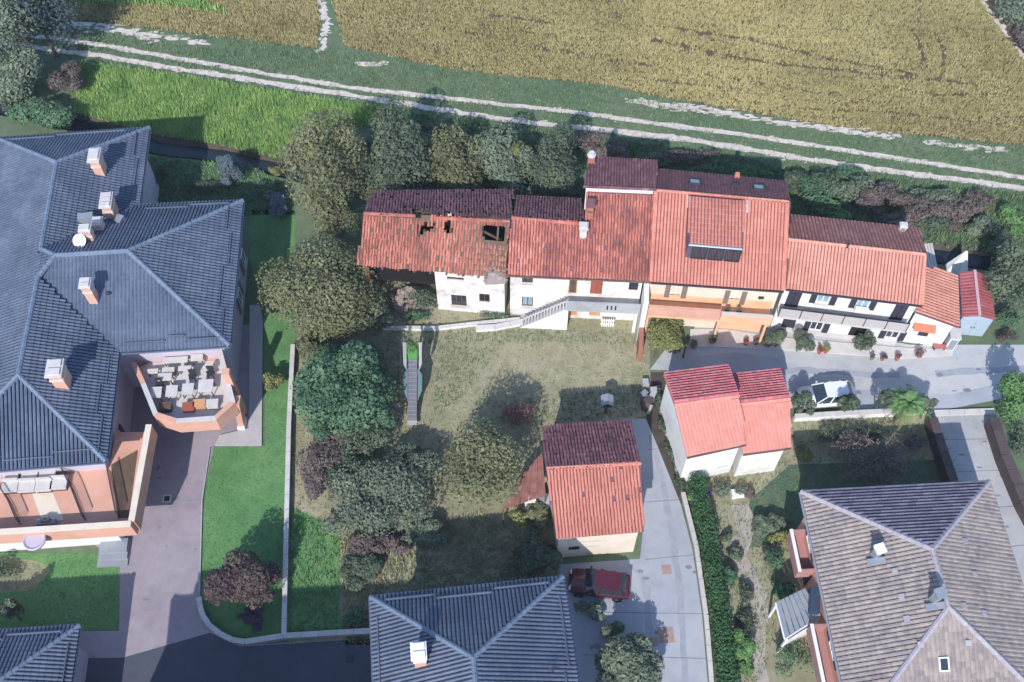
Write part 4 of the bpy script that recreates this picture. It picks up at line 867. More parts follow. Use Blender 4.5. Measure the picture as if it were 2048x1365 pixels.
def holeE(c):
    x, y = c.x + random.uniform(-.1, .1), c.y + random.uniform(-.1, .1)
    return any(inside([(q.x, q.y) for q in h], x, y) for h, _ in HOLES) or inside([(q.x, q.y) for q in RUB], x, y)
tiles(eh, 'roof_tiles', fE_, terra, .20, .38, .075, jit=.7, tint=tnE, hole=holeE)
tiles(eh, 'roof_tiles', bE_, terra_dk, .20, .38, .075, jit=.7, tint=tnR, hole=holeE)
def cells(root, face, holes, m, st=.22, th=.08, name='roof_boards'):      # boarding in short pieces, missing where the roof has fallen in
    n = newell(face); U = (face[1] - face[0]).normalized(); W = n.cross(U); W = W if W.z > 0 else -W; o = face[0]
    q2 = [((p - o).dot(U), (p - o).dot(W)) for p in face]; mb = MB(); u1 = max(q[0] for q in q2); u0 = min(q[0] for q in q2); v1 = max(q[1] for q in q2)
    for i in range(int((u1 - u0) / st) + 1):
        for j in range(int(v1 / st) + 1):
            u, v = u0 + i * st, j * st
            if not inside(q2, u + st / 2, v + st / 2): continue
            c = o + U * (u + st / 2) + W * (v + st / 2)
            if any(inside([(q.x, q.y) for q in h], c.x, c.y) for h in holes): continue
            mb.obox(o + U * u + W * v - n * (th + .012), U * st, W * st, n * th, random.uniform(.2, .8))
    return mb.build(name, m, root, kind='stuff')
cells(eh, fE_, [h for h, f in HOLES if f is fE_], wood); cells(eh, bE_, [h for h, f in HOLES if f is bE_], wood)
for k in range(9):                                                        # rafters and purlins bared by the holes
    f = (k + .6) / 9.3; p, q = E_['Fl'] + (E_['Fr'] - E_['Fl']) * f, E_['Rl'] + (E_['Rr'] - E_['Rl']) * f; b = E_['Bl'] + (E_['Br'] - E_['Bl']) * f
    mb = MB(); mb.bar(p - V3((0, 0, .32)), q - V3((0, 0, .32)), .12, .15); mb.bar(q - V3((0, 0, .32)), b - V3((0, 0, .32)), .12, .15); mb.build('rafter', wood, eh)
for s, e in (((845, 452), (872, 458)), ((966, 455), (1010, 470))):
    p, q = onroof(*s, fE_), onroof(*e, fE_); mb = MB(); mb.bar(p - V3((0, 0, .5)), q - V3((0, 0, .9)), .12, .12); mb.build('fallen_beam', wood, eh)
caps(eh, [(E_['Rl'], onroof(830, 432, fE_, 7.4)), (onroof(872, 436, fE_, 7.4), E_['Rr'])], terra, .14)
fl, fr, br, bl, fz, bz = gable_body(eh, E_['Fl'], E_['Fr'], E_['Rl'], E_['Rr'], E_['Bl'], E_['Br'], .45, .3, .15, old_w, zoff=.22)
mb = MB(); mb.prism([(fl[0] + .1, fl[1] + .2), (fr[0] - .1, fr[1] + .2), (br[0] - .1, br[1] - .2), (bl[0] + .1, bl[1] - .2)], 2.8, 2.95); mb.build('loft_floor', dkin, eh)
wy = lambda x: fl[1] + (fr[1] - fl[1]) * (x - fl[0]) / (fr[0] - fl[0]); xs = P(871, 590, 3).x
fc = Fac((xs, wy(xs)), (fr[0], fr[1]), fz(fr[0], fr[1]) - .02)
fc.hole(918, 602, 30, 22, frame=wood, sill=stone_pale, bars=2); fc.hole(969, 597, 21, 17, frame=wood, pane=dkin); fc.hole(911, 558, 34, 6, kind='void', frame=wood, pane=dkin); fc.hole(892, 633, 20, 12, frame=metal_g)
fc.wall(eh, old_w)
mb = MB(); mb.prism([(xs, wy(xs)), (xs + .3, wy(xs)), (xs + .3, bl[1] - .3), (xs, bl[1] - .3)], 0, 5.0); mb.build('partition_wall', old_w, eh)
mb = MB(); mb.cbox((fl[0] + .25, fl[1] + .2, 0), .4, .4, 4.9); mb.build('porch_post', brickp, eh)
mb = MB(); mb.bar((fl[0], fl[1] + .15, 4.75), (xs, wy(xs) + .15, 4.75), .2, .22); mb.build('porch_beam', wood, eh)
rb = MB()
for k in range(90):
    x, y = random.uniform(min(q.x for q in RUB), max(q.x for q in RUB)), random.uniform(min(q.y for q in RUB), max(q.y for q in RUB))
    z = plane_z(fE_, x, y); rb.cbox((x, y, z - .12 + random.random() * .08), random.uniform(.08, .3), random.uniform(.06, .22), random.uniform(.05, .16), random.random() * 3, random.random())
for k in range(70):
    u = random.uniform(.35, 1) * fc.L; q = fc.pt(u, 0, random.uniform(.0, .25)); rb.cbox((q.x, q.y, fc.z1 - .25 - random.random() * .35), random.uniform(.1, .35), random.uniform(.06, .2), random.uniform(.05, .12), random.random() * 3, random.random())
o = rb.build('broken_eave', rubble, eh, kind='stuff'); o['label'] = 'crumbled stretch of eave with rubble'
mb = MB(); q = onroof(991, 552, fE_, 5.2); mb.slab([q + V3((-.6, -.6, -.1)), q + V3((.7, -.5, -.12)), q + V3((.6, .7, .3)), q + V3((-.4, .6, .3))], .1); mb.build('collapsed_slab', rubble, eh)
# rubble heap with creepers below the open porch
q = P(822, 588, 1.0); hp = thing('rubble_heap', 'heap of earth and broken tiles under the open end of the ruined farmhouse', 'rubble heap', (q.x, q.y, 0)); mb = MB()
for k in range(260):
    a, r = random.random() * 6.28, random.random() ** .6; x, y = q.x + math.cos(a) * 1.7 * r, q.y + math.sin(a) * 1.1 * r
    mb.cbox((x, y, max(0, (1 - r) * 1.6 - .1)), random.uniform(.12, .45), random.uniform(.1, .35), random.uniform(.1, .3), random.random() * 3, random.random())
mb.build('rubble', rubble, hp, kind='stuff')
Q_, T_ = leaves((q.x + .5, q.y - .5, .8), (1.5, .9, .9), 900, .16, 8); quads('creeper', Q_, T_, lf_dark, hp)
# ---- white farmhouse with the outside stair
zF = 5.7; F_ = dict(Fl=P(1015, 549, zF), Fr=P(1304, 562, zF), Rl=P(1024, 436, 7.6), Rr=P(1170, 449, 7.6), Bl=P(1035, 394, 6.2), Br=P(1164, 400, 6.2))
fh = thing('white_farmhouse', 'white plastered farmhouse with outside stair and patched old red roof', 'farmhouse', ((F_['Fl'] + F_['Fr']) / 2).to_2d().to_3d())
U2 = [P(1173, 390, 8.35), P(1305, 396, 8.35)]
front = [F_['Fl'], F_['Fr'], U2[1], U2[0], onroof(1172, 449, [F_['Fl'], F_['Fr'], F_['Rr'], F_['Rl']], 7.6), F_['Rl']]
fpl = [F_['Fl'], F_['Fr'], F_['Rr'], F_['Rl']]; back = [F_['Br'], F_['Bl'], F_['Rl'], F_['Rr']]
fpoly = [F_['Fl'], F_['Fr'], U2[1], U2[0], F_['Rr'], F_['Rl']]
for p in fpoly[2:4]: p.z = plane_z(fpl, p.x, p.y)
deck(fh, [fpoly, back], terra_dk)
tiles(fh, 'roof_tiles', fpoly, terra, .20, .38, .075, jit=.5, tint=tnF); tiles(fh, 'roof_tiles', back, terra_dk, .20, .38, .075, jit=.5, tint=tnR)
caps(fh, [(F_['Rl'], F_['Rr'])], terra, .14); gutter(fh, [(F_['Fl'], F_['Fr'])], mat('copper_gutter', [(.10, .06, .05), (.16, .10, .08)], 3, .5, .5, .1))
RT = [P(1167, 374, 9.3), P(1312, 380, 9.3), P(1316, 323, 8.3), P(1180, 314, 8.3)]
rear = [RT[2], RT[3], RT[0], RT[1]]; deck(fh, [rear], terra_dk); tiles(fh, 'roof_tiles', rear, terra_dk, .20, .38, .075, jit=.4, tint=tnR); caps(fh, [(RT[0], RT[1])], terra_dk, .12)
ri = inset([(p.x, p.y) for p in (RT[0], RT[1], RT[2], RT[3])], .16); mb = MB()
rz = [plane_z(rear, *p) - .14 for p in ri]
for i in range(4): j = (i + 1) % 4; mb.face([(*ri[i], 0), (*ri[j], 0), (*ri[j], rz[j]), (*ri[i], rz[i])])
mb.build('rear_wall', white_w, fh)
flF, frF, brF, blF, fzF, bzF = gable_body(fh, F_['Fl'], F_['Fr'], F_['Rl'], F_['Rr'], F_['Bl'], F_['Br'], .5, .3, .12, white_w, skip=('right',))
mb = MB(); mb.face([(*frF, 0), (ri[1][0] - .05, ri[1][1], 0), (ri[1][0] - .05, ri[1][1], plane_z(fpl, *ri[1]) - .2), (*frF, fzF(*frF))]); mb.build('side_wall', white_w, fh)
q = onroof(1178, 430, fpl, 8); chimney(fh, q.x + .05, q.y, q.z - .4, q.z + 1.0, .45, .55, brickp, terra_dk, R(-4), 1)
q = onroof(1166, 470, fpl, 7.3); chimney(fh, q.x, q.y, q.z - .4, q.z + .7, .45, .5, stone_pale, stone_pale, R(-4), 1)
q = onroof(1176, 325, rear, 8.4); q.x += .2; mb = MB(); mb.cbox((q.x, q.y, q.z - .3), .45, .45, 1.0); ch = mb.build('chimney', brickp, fh); mb = MB(); mb.lathe((q.x, q.y, q.z + .7), [(.3, 0), (.3, .08), (.2, .1), (.2, .3)], 10); mb.build('chimney_cap', stone_pale, ch)
ff = Fac(flF, frF, fzF(*flF) - .02)
ff.hole(1055, 560, 22, 15, frame=wood, sill=stone_pale); ff.hole(1055, 604, 22, 20, frame=wood, pane=paleglass, sill=stone_pale)
ff.hole(1146, 573, 17, 32, kind='door', frame=orangedoor, pane=wood); ff.hole(1193, 575, 24, 30, kind='door', frame=reddoor, pane=reddoor); ff.hole(1267, 573, 19, 18, frame=dkmetal)
ff.hole(1145, 622, 18, 22, kind='door', frame=orangedoor, pane=orangedoor); ff.hole(1190, 622, 22, 24, kind='door', frame=orangedoor, pane=orangedoor)
ff.wall(fh, old_w)
u0, _ = ff.inv(1134, 600, 1.0); u1, _ = ff.inv(1283, 600, 1.0); bz0 = 2.75
mb = MB(); mb.obox(ff.pt(u0, bz0 - .18, 0), ff.d * (u1 - u0), ff.n * 1.15, V3((0, 0, .18))); mb.build('gallery_slab', conc, fh)
mb = MB(); mb.obox(ff.pt(u0, bz0, 1.03), ff.d * (u1 - u0), ff.n * .12, V3((0, 0, .9))); gp = mb.build('gallery_parapet', conc, fh)
for k in range(3): mb = MB(); mb.obox(ff.pt(u0 + 2.75 + .28 * k, bz0 + .2, 1.15), ff.d * .1, ff.n * .012, V3((0, 0, .5))); mb.build('parapet_slot', dkin, gp)
for u in (u1 - .3,): mb = MB(); mb.obox(ff.pt(u, 0, .85), ff.d * .22, ff.n * .22, V3((0, 0, bz0 - .18))); mb.build('gallery_post', white_w, fh)
uS, _ = ff.inv(1040, 638, 1.1)
ns = 13
for k in range(ns):                                       # stair: each tread a part, closed white side below
    ua = uS + (u0 - uS) * k / ns; ub = uS + (u0 - uS) * (k + 1) / ns; mb = MB(); mb.obox(ff.pt(ua, bz0 * k / ns, .12), ff.d * (ub - ua), ff.n * .95, V3((0, 0, bz0 / ns))); mb.build('stair_step', conc, fh)
mb = MB(); o0, o1, o2 = ff.pt(uS, .01, 1.08), ff.pt(u0 + .15, .01, 1.08), ff.pt(u0 + .15, bz0, 1.08)
for off in (0.0, -.12): mb.face([p + ff.n * off for p in (o0, o1, o2)])
mb.face([o1, o2, o2 - ff.n * .12, o1 - ff.n * .12]); mb.face([o0, o2, o2 - ff.n * .12, o0 - ff.n * .12]); mb.build('stair_side', white_w, fh)
p0, p1 = ff.pt(uS + .2, .3, 1.1), ff.pt(u0, bz0 + .05, 1.1); mb = MB(); mb.bar(p0 + V3((0, 0, .85)), p1 + V3((0, 0, .85)), .08, .06); sr = mb.build('stair_railing', stone_pale, fh)
for k in range(15): q = p0 + (p1 - p0) * (k / 14); mb = MB(); mb.cbox(q, .07, .07, .86); mb.build('baluster', stone_pale, sr)
q = ff.pt(ff.inv(1217, 634, .6)[0], 0, .6); pa = thing('pallet_fence', 'white slatted pallet leaning below the gallery of the white farmhouse', 'pallet', q)
for k in range(6): mb = MB(); mb.obox(q + ff.d * (-.45 + k * .16), ff.d * .1, ff.n * .03, V3((0, 0, .8)) - ff.n * .1); mb.build('slat', whitep, pa)
mb = MB(); mb.obox(q + ff.d * -.5 + V3((0, 0, .2)) - ff.n * .06, ff.d * 1.0, ff.n * .03, V3((0, 0, .08))); mb.obox(q + ff.d * -.5 + V3((0, 0, .6)) - ff.n * .1, ff.d * 1.0, ff.n * .03, V3((0, 0, .08))); mb.build('rail', whitep, pa)
# ---- house with the big dormer
zG = 6.3; G_ = dict(Fl=P(1302, 563, zG), Fr=P(1568, 581, zG), Rl=P(1311, 381, 9.0), Rr=P(1576, 404, 9.0), Bl=P(1316, 338, 7.5), Br=P(1574, 364, 7.5))
gh = thing('dormer_house', 'house with wide pink tiled dormer and peach coloured balcony in the row', 'house', ((G_['Fl'] + G_['Fr']) / 2).to_2d().to_3d())
fG, bG = [G_['Fl'], G_['Fr'], G_['Rr'], G_['Rl']], [G_['Br'], G_['Bl'], G_['Rl'], G_['Rr']]
deck(gh, [fG, bG], terra_dk, .16); ro = [onroof(x, y, fG, 8) for x, y in ((1382, 394), (1484, 402), (1482, 494), (1380, 488))]
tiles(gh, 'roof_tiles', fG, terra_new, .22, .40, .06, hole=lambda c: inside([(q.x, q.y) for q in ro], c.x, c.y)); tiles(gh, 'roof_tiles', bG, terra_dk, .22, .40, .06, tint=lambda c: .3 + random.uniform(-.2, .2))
caps(gh, [(G_['Rl'], G_['Rr']), (G_['Fl'], G_['Rl']), (G_['Fr'], G_['Rr'])], terra_new, .13); gutter(gh, [(G_['Fl'], G_['Fr'])])
flG, frG, brG, blG, fzG, bzG = gable_body(gh, G_['Fl'], G_['Fr'], G_['Rl'], G_['Rr'], G_['Bl'], G_['Br'], .8, .4, .03, cream_w)
dq = [P(1378, 486, 9.0), P(1485, 495, 9.0), P(1490, 402, 9.32), P(1377, 391, 9.32)]; dbt = [onroof(1384, 494, fG), onroof(1482, 503, fG), onroof(1484, 404, fG), onroof(1380, 394, fG)]
deck(gh, [dq], terra_dk, .12, 'dormer_roof'); tiles(gh, 'dormer_tiles', dq, terra_new, .22, .40, .06)
dI = inset([(p.x, p.y) for p in dq], [.2, .03, .03, .03]); mb = MB()
for i in (0, 1, 3): j = (i + 1) % 4; mb.face([(*dI[i], plane_z(fG, *dI[i]) - .1), (*dI[j], plane_z(fG, *dI[j]) - .1), (*dI[j], plane_z(dq, *dI[j]) - .1), (*dI[i], plane_z(dq, *dI[i]) - .1)])
mb.build('dormer_wall', mat('dormer_cladding', [(.07, .07, .09), (.12, .115, .14)], 2, .6, .6, .1), gh)
df = Fac(dI[0], dI[1], 9.0); df.A += df.n * .02; zb = plane_z(fG, *dI[0])
for k in range(3): df.fill(gh, (.3 + k * 1.1, 1.3 + k * 1.1, zb + .15, max(zb + .5, 8.75)), depth=0, frame=dkmetal)
gutter(gh, [(dq[0], dq[1])], metal_p)
a_, b_, c_, d_ = [onroof(x, y, fG) for x, y in ((1386, 510), (1470, 516), (1471, 507), (1386, 501))]
n = newell(fG); mb = MB(); mb.slab([p + n * .14 for p in (a_, b_, c_, d_)], .1); sp = mb.build('solar_panel', dkmetal, gh)
for k in range(4):
    l = lambda p, q, f: p + (q - p) * f; f0, f1 = k / 4 + .012, (k + 1) / 4 - .012; mb = MB(); mb.slab([l(a_, b_, f0) + n * .16, l(a_, b_, f1) + n * .16, l(d_, c_, f1) + n * .16, l(d_, c_, f0) + n * .16], .015); mb.build('pane', glass, sp)
skylight(gh, 1389, 367, bG, .75, .8, dkmetal, paleglass); skylight(gh, 1517, 378, bG, .75, .8, dkmetal, paleglass); skylight(gh, 1470, 373, bG, .5, .4, dkmetal)
q = onroof(1473, 356, bG, 8); chimney(gh, q.x, q.y, q.z - .3, q.z + .06, .24, .24, brickp, terra_new, R(-6), 1)
for p, q in ((dq[3], dbt[0]), (dq[2], dbt[1])): 
    mb = MB(); r0, r1 = onroof(1377 if p is dq[3] else 1494, 392 if p is dq[3] else 402, fG), onroof(1369 if p is dq[3] else 1492, 490 if p is dq[3] else 500, fG); mb.bar(r0 + n * .05, r0 + (r1 - r0) * .25 + n * .05, .16, .05); mb.build('flashing', metal_p, gh)
fg = Fac(flG, frG, fzG(*flG) - .02)
fg.hole(1352, 583, 22, 24, frame=whitep, shutters='open', shm=shut_br, pane=cream_w); fg.hole(1470, 595, 22, 26, frame=whitep, shutters='open', shm=shut_br, pane=cream_w); fg.hole(1399, 628, 38, 14, frame=dkmetal, bars=3); fg.hole(1462, 640, 22, 26, kind='door', frame=wood, pane=shut_br)
fg.hole(1522, 597, 12, 8, frame=dkmetal)
fg.wall(gh, cream_w); mb = MB(); mb.obox(fg.pt(fg.L * .62, .0, .004), fg.d * fg.L * .36, fg.n * .03, V3((0, 0, 2.8))); mb.build('orange_wall_panel', peach_w, gh); mb = MB(); mb.obox(fg.pt(fg.L * .02, 3.06, .004), fg.d * fg.L * .96, fg.n * .03, V3((0, 0, .7))); mb.build('orange_dado', peach_w, gh)
u0, u1 = 0.05, fg.L - .25; mb = MB(); mb.obox(fg.pt(u0, 2.85, 0), fg.d * (u1 - u0), fg.n * 1.35, V3((0, 0, .2))); mb.build('balcony_slab', peach_w, gh)
um = u0 + (u1 - u0) * .58
mb = MB(); mb.obox(fg.pt(u0, 3.05, 1.2), fg.d * (um - u0), fg.n * .15, V3((0, 0, 1.0))); p_ = mb.build('balcony_parapet', orange_w, gh); mb = MB(); mb.obox(fg.pt(u0, 4.05, 1.17), fg.d * (um - u0), fg.n * .2, V3((0, 0, .06))); mb.build('coping', orange_w, p_)
mb = MB(); mb.obox(fg.pt(um + .05, 3.05, 1.25), fg.d * (u1 - um - .05), fg.n * .15, V3((0, 0, .85))); p_ = mb.build('balcony_parapet', peach_w, gh); mb = MB(); mb.obox(fg.pt(um + .05, 3.9, 1.22), fg.d * (u1 - um - .05), fg.n * .2, V3((0, 0, .06))); mb.build('coping', stone_pale, p_)
for u in (u0 + .02, um, u1 - .3): mb = MB(); mb.obox(fg.pt(u, 0, 1.02), fg.d * .16, fg.n * .16, V3((0, 0, 2.85))); mb.build('balcony_pillar', peach_w, gh)
mb = MB(); mb.obox(fg.pt(-.38, 0, -.2), fg.d * .34, fg.n * 1.8, V3((0, 0, 5.0))); pw = mb.build('party_wall', white_w, gh)
mb = MB(); mb.obox(fg.pt(-.36, 0, 1.62), fg.d * .3, fg.n * 1.6, V3((0, 0, 1.9))); mb.build('brick_buttress', brickp, gh)
mb = MB(); mb.obox(fg.pt(.2, 0, .02), fg.d * 4.1, fg.n * .03, V3((0, 0, 2.8))); 
for u, lab, cl in ((um + .5, 'potted shrub on the left of the pale balcony parapet of the dormer house', lf_dark), (um + 1.3, 'potted shrub in the middle of the pale balcony parapet of the dormer house', lf_grey)):
    q = fg.pt(u, 3.05, .8); t = thing('potted_plant', lab, 'potted plant', q, 'potted plants of the houses'); mb = MB(); mb.lathe(q, [(.12, 0), (.17, .3), (.17, .33), (.13, .33)], 10); mb.build('pot', brickp, t); Q_, T_ = leaves(q + V3((0, 0, .5)), (.25, .25, .25), 160, .1, 5); quads('foliage', Q_, T_, cl, t)
# ---- white house with dark shutters
zH = 6.0; H_ = dict(Fl=P(1573, 577, zH), Fr=P(1845, 610, zH), Rl=P(1577, 479, 7.6), Rr=P(1850, 509, 7.6), Bl=P(1582, 431, 6.1), Br=P(1841, 458, 6.1))
hh = thing('white_house', 'white house with dark shutters and orange tiled roof at the right of the row', 'house', ((H_['Fl'] + H_['Fr']) / 2).to_2d().to_3d())
fH, bH = [H_['Fl'], H_['Fr'], H_['Rr'], H_['Rl']], [H_['Br'], H_['Bl'], H_['Rl'], H_['Rr']]
deck(hh, [fH, bH], terra_dk, .16); tiles(hh, 'roof_tiles', fH, terra_h, .22, .40, .06); tiles(hh, 'roof_tiles', bH, mat('terracotta_brown', [(.16, .07, .065), (.30, .13, .115), (.44, .24, .22)], .8, .3, .85, .2, 30), .24, .36, .06)  # back slope uses a darker terracotta with shade in its colour
caps(hh, [(H_['Rl'], H_['Rr']), (H_['Fr'], H_['Rr'])], terra_h, .13); gutter(hh, [(H_['Fl'], H_['Fr']), (H_['Br'], H_['Bl'])])
q = onroof(1802, 462, bH, 6.4); chimney(hh, q.x, q.y, q.z - .3, q.z + .35, .4, .36, metal_g, stone_pale, R(-8), 1); q = onroof(1694, 496, fH, 7.3); mb = MB(); mb.tube([q, q + V3((0, 0, .4))], .07, 8); mb.build('vent_pipe', dkmetal, hh)
flH, frH, brH, blH, fzH, bzH = gable_body(hh, H_['Fl'], H_['Fr'], H_['Rl'], H_['Rr'], H_['Bl'], H_['Br'], .62, .4, .03, white_w)
fw = Fac(flH, frH, fzH(*flH) - .02)
fw.hole(1587, 598, 28, 34, frame=whitep, shutters='shut'); fw.hole(1647, 598, 27, 20, frame=whitep, shutters='open', pane=paleglass, sill=stone_pale); fw.hole(1726, 608, 27, 20, frame=whitep, shutters='open', pane=paleglass, sill=stone_pale); fw.hole(1798, 625, 28, 33, frame=whitep, shutters='shut')
fw.hole(1577, 648, 27, 18, frame=whitep, shutters='shut'); fw.hole(1633, 654, 26, 18, frame=whitep, shutters='open'); fw.hole(1711, 672, 34, 40, kind='void', frame=dkmetal, pane=dkin, label='deep dark doorway'); fw.hole(1785, 670, 27, 18, frame=whitep, shutters='open')
fw.wall(hh, white_w)
ua, ub, zb = .0, fw.L - .15, 3.0
mb = MB(); mb.obox(fw.pt(ua, zb - .18, 0), fw.d * (ub - ua), fw.n * .85, V3((0, 0, .18))); mb.build('balcony_slab', stone_pale, hh)
npn = 6
for k in range(npn): mb = MB(); mb.obox(fw.pt(ua + (ub - ua) * k / npn + .02, zb + .05, .78), fw.d * ((ub - ua) / npn - .04), fw.n * .05, V3((0, 0, .85))); mb.build('railing_panel', mat('beige_panel', [(.40, .36, .34), (.50, .46, .44)], 2, .5, .7, .1), hh)
mb = MB(); mb.obox(fw.pt(ua, zb + .92, .76), fw.d * (ub - ua), fw.n * .08, V3((0, 0, .06))); mb.build('handrail', dkmetal, hh)
for k in range(7): mb = MB(); mb.obox(fw.pt(ua + (ub - ua - .06) * k / 6, zb, .835), fw.d * .05, fw.n * .03, V3((0, 0, .95))); mb.build('railing_post', dkmetal, hh)
mb = MB(); mb.obox(fw.pt(0, 0, .004), fw.d * fw.L, fw.n * .05, V3((0, 0, .55))); mb.build('plinth', stone_pale, hh)
mb = MB(); mb.obox(fw.pt(5.0, 3.6, .003), fw.d * .9, fw.n * .2, V3((0, 0, .5))); mb.build('air_conditioner', whitep, hh)
# ---- lean-to annex and its gas cupboard
I_ = [P(1826, 624, 4.05), P(1918, 654, 3.1), P(1912, 551, 3.1), P(1851, 531, 4.0)]
an = thing('annex', 'small white annex with sloping pink tiled roof leaning on the white house', 'annex', ((I_[0] + I_[2]) / 2).to_2d().to_3d())
deck(an, [I_], terra_dk, .12); tiles(an, 'roof_tiles', [I_[1], I_[2], I_[3], I_[0]], terra_h, .24, .38, .06, tint=lambda c: .25 + random.uniform(-.2, .2)); gutter(an, [(I_[1], I_[2])])
mb = MB(); i2 = inset([(p.x, p.y) for p in I_], .25)
z_ = [plane_z(I_, *p) - .13 for p in i2]
for i in (1, 2, 3): j = (i + 1) % 4; mb.face([(*i2[i], 0), (*i2[j], 0), (*i2[j], z_[j]), (*i2[i], z_[i])])
mb.build('wall', white_w, an)
fi = Fac(i2[0], i2[1], z_[1]); fi.hole(1847, 667, 22, 12, frame=whitep, shutters='shut'); fi.wall(an, white_w, name='front_wall')
mb = MB(); mb.face([fi.pt(0, z_[1]), fi.pt(fi.L, z_[1]), fi.pt(0, z_[0])]); mb.build('gable_piece', white_w, an)
u0, z0 = fi.inv(1826, 655, .2); u1, _ = fi.inv(1874, 655, .2); mb = MB(); mb.slab([fi.pt(max(.05, u0), z0 + .05, .5), fi.pt(u1, z0 + .05, .5), fi.pt(u1, z0 + .35, .01), fi.pt(max(.05, u0), z0 + .35, .01)], .04); mb.build('orange_awning', mat('orange_awning', [(.50, .14, .08), (.60, .20, .12)], 2, .5, .8, .1), an)
q = P(1896, 690, 0); gc = thing('meter_cupboard', 'narrow white meter cupboard standing in front of the annex', 'cupboard', q); mb = MB(); mb.cbox(q, .62, .9, 1.5, R(-8)); mb.build('body', whitep, gc); mb = MB(); mb.cbox(q + V3((0, 0, 1.5)), .75, 1.05, .07, R(-8)); mb.build('lid', stone_pale, gc); mb = MB(); mb.cbox(q + V3((-.05, -.46, .12)), .46, .03, 1.2, R(-8)); mb.build('door', metal_g, gc)
q = P(1876, 699, 0); be = thing('red_bench', 'low red bench on the pavement before the annex', 'bench', q); mb = MB(); mb.cbox(q + V3((0, 0, .38)), .9, .35, .06, R(-6)); mb.build('seat', redmetal, be)
for i in (-1, 1): mb = MB(); mb.cbox(q + V3((i * .35, 0, 0)), .07, .3, .38); mb.build('leg', dkmetal, be)
# ---- red sheet shed
J_ = dict(nw=P(1919, 545, 2.3), ne=P(1976, 554, 2.3), se=P(1991, 640, 2.3), sw=P(1925, 634, 2.3), rn=P(1949, 541, 2.95), rs=P(1959, 632, 2.95))
js = thing('metal_shed', 'small pale metal shed with ribbed red ridged roof at the end of the row', 'shed', ((J_['nw'] + J_['se']) / 2).to_2d().to_3d())
for f in ([J_['nw'], J_['sw'], J_['rs'], J_['rn']], [J_['se'], J_['ne'], J_['rn'], J_['rs']]):
    e0, e1, r1, r0 = f
    for k in range(14):
        l = lambda p, q, t: p + (q - p) * t; t0, t1 = k / 14, (k + 1) / 14; a, b, c, d = l(e0, e1, t0), l(e0, e1, t1), l(r0, r1, t1), l(r0, r1, t0); n = newell(f); up = n * .05; s = .36
        mb = MB(); tt = random.uniform(.3, .7) if k not in (3, 11) else .95
        am, bm = a + (b - a) * s, a + (b - a) * (1 - s * .5); dm, cm = d + (c - d) * s, d + (c - d) * (1 - s * .5)
        mb.face([a, am, dm, d], tt); mb.face([am, am + up, dm + up, dm], tt); mb.face([am + up, bm + up, cm + up, dm + up], tt); mb.face([bm + up, b, c, cm + up], tt); mb.face([a - up, b - up, c - up, d - up], tt); mb.face([a, am + up, bm + up, b, b - up, a - up], tt); mb.build('roof_sheet', redmetal, js)
mb = MB(); mb.bar(J_['rn'] + V3((0, 0, .04)), J_['rs'] + V3((0, 0, .04)), .2, .04); mb.build('ridge_cap', mat('pale_red', [(.5, .3, .3), (.6, .4, .4)], 2, .5, .6), js)
ji = inset([(J_[k].x, J_[k].y) for k in ('sw', 'se', 'ne', 'nw')], .08); mb = MB(); mb.prism(ji, 0, 2.24, cap=False)
mb.face([(*ji[0], 2.24), (*ji[1], 2.24), ((ji[0][0] + ji[1][0]) / 2, (ji[0][1] + ji[1][1]) / 2, 2.82)]); mb.build('wall', metal_p, js)
jf = Fac(ji[0], ji[1], 2.2)
for k in range(2): mb = MB(); mb.obox(jf.pt(jf.L * (.06 + .45 * k), .08, .004), jf.d * jf.L * .43, jf.n * .03, V3((0, 0, 1.95))); d = mb.build('door', metal_p, js); mb = MB(); mb.obox(jf.pt(jf.L * (.44 + .1 * k), 1.0, .035), jf.d * .04, jf.n * .05, V3((0, 0, .16))); mb.build('handle', dkmetal, d)

# ================================================================ GARAGES
zD = 4.2; D_ = dict(Fl=P(1113, 1077, zD), Fr=P(1288, 1063, zD), Rl=P(1093, 937, 5.6), Rr=P(1281, 927, 5.6), Bl=P(1084, 854, 4.4), Br=P(1263, 842, 4.4))
ga = thing('old_garage', 'cream walled garage with two tone old tiled roof beside the lane', 'garage', ((D_['Fl'] + D_['Br']) / 2).to_2d().to_3d())
fD, bD = [D_['Fl'], D_['Fr'], D_['Rr'], D_['Rl']], [D_['Br'], D_['Bl'], D_['Rl'], D_['Rr']]
deck(ga, [fD, bD], terra_dk); tiles(ga, 'roof_tiles', fD, terra_new, .20, .38, .07, jit=.3, tint=lambda c: .05 + .45 * patch(c.x, c.y, 1, .5) + random.uniform(-.15, .2)); tiles(ga, 'roof_tiles', bD, terra_dk, .20, .38, .07, jit=.5, tint=lambda c: .3 + .4 * patch(c.x, c.y, 5, .5) + random.uniform(-.3, .3))
caps(ga, [(D_['Rl'], D_['Rr'])], terra_new, .13)
flD, frD, brD, blD, fzD, bzD = gable_body(ga, D_['Fl'], D_['Fr'], D_['Rl'], D_['Rr'], D_['Bl'], D_['Br'], .35, .25, .22, cream_w)
fd = Fac(flD, frD, fzD(*flD) - .02); fd.hole(1148, 1098, 22, 9, frame=dkmetal, bars=4, label='small barred window'); fd.wall(ga, cream_w, name='front_wall')
mb = MB(); mb.obox(fd.pt(1.3, 2.35, .003), fd.d * 1.3, fd.n * .02, V3((0, 0, .05))); mb.build('wall_rail', conc, ga); mb = MB(); mb.obox(fd.pt(1.3, 1.5, .003), fd.d * 1.3, fd.n * .02, V3((0, 0, .05))); mb.build('wall_rail', conc, ga)
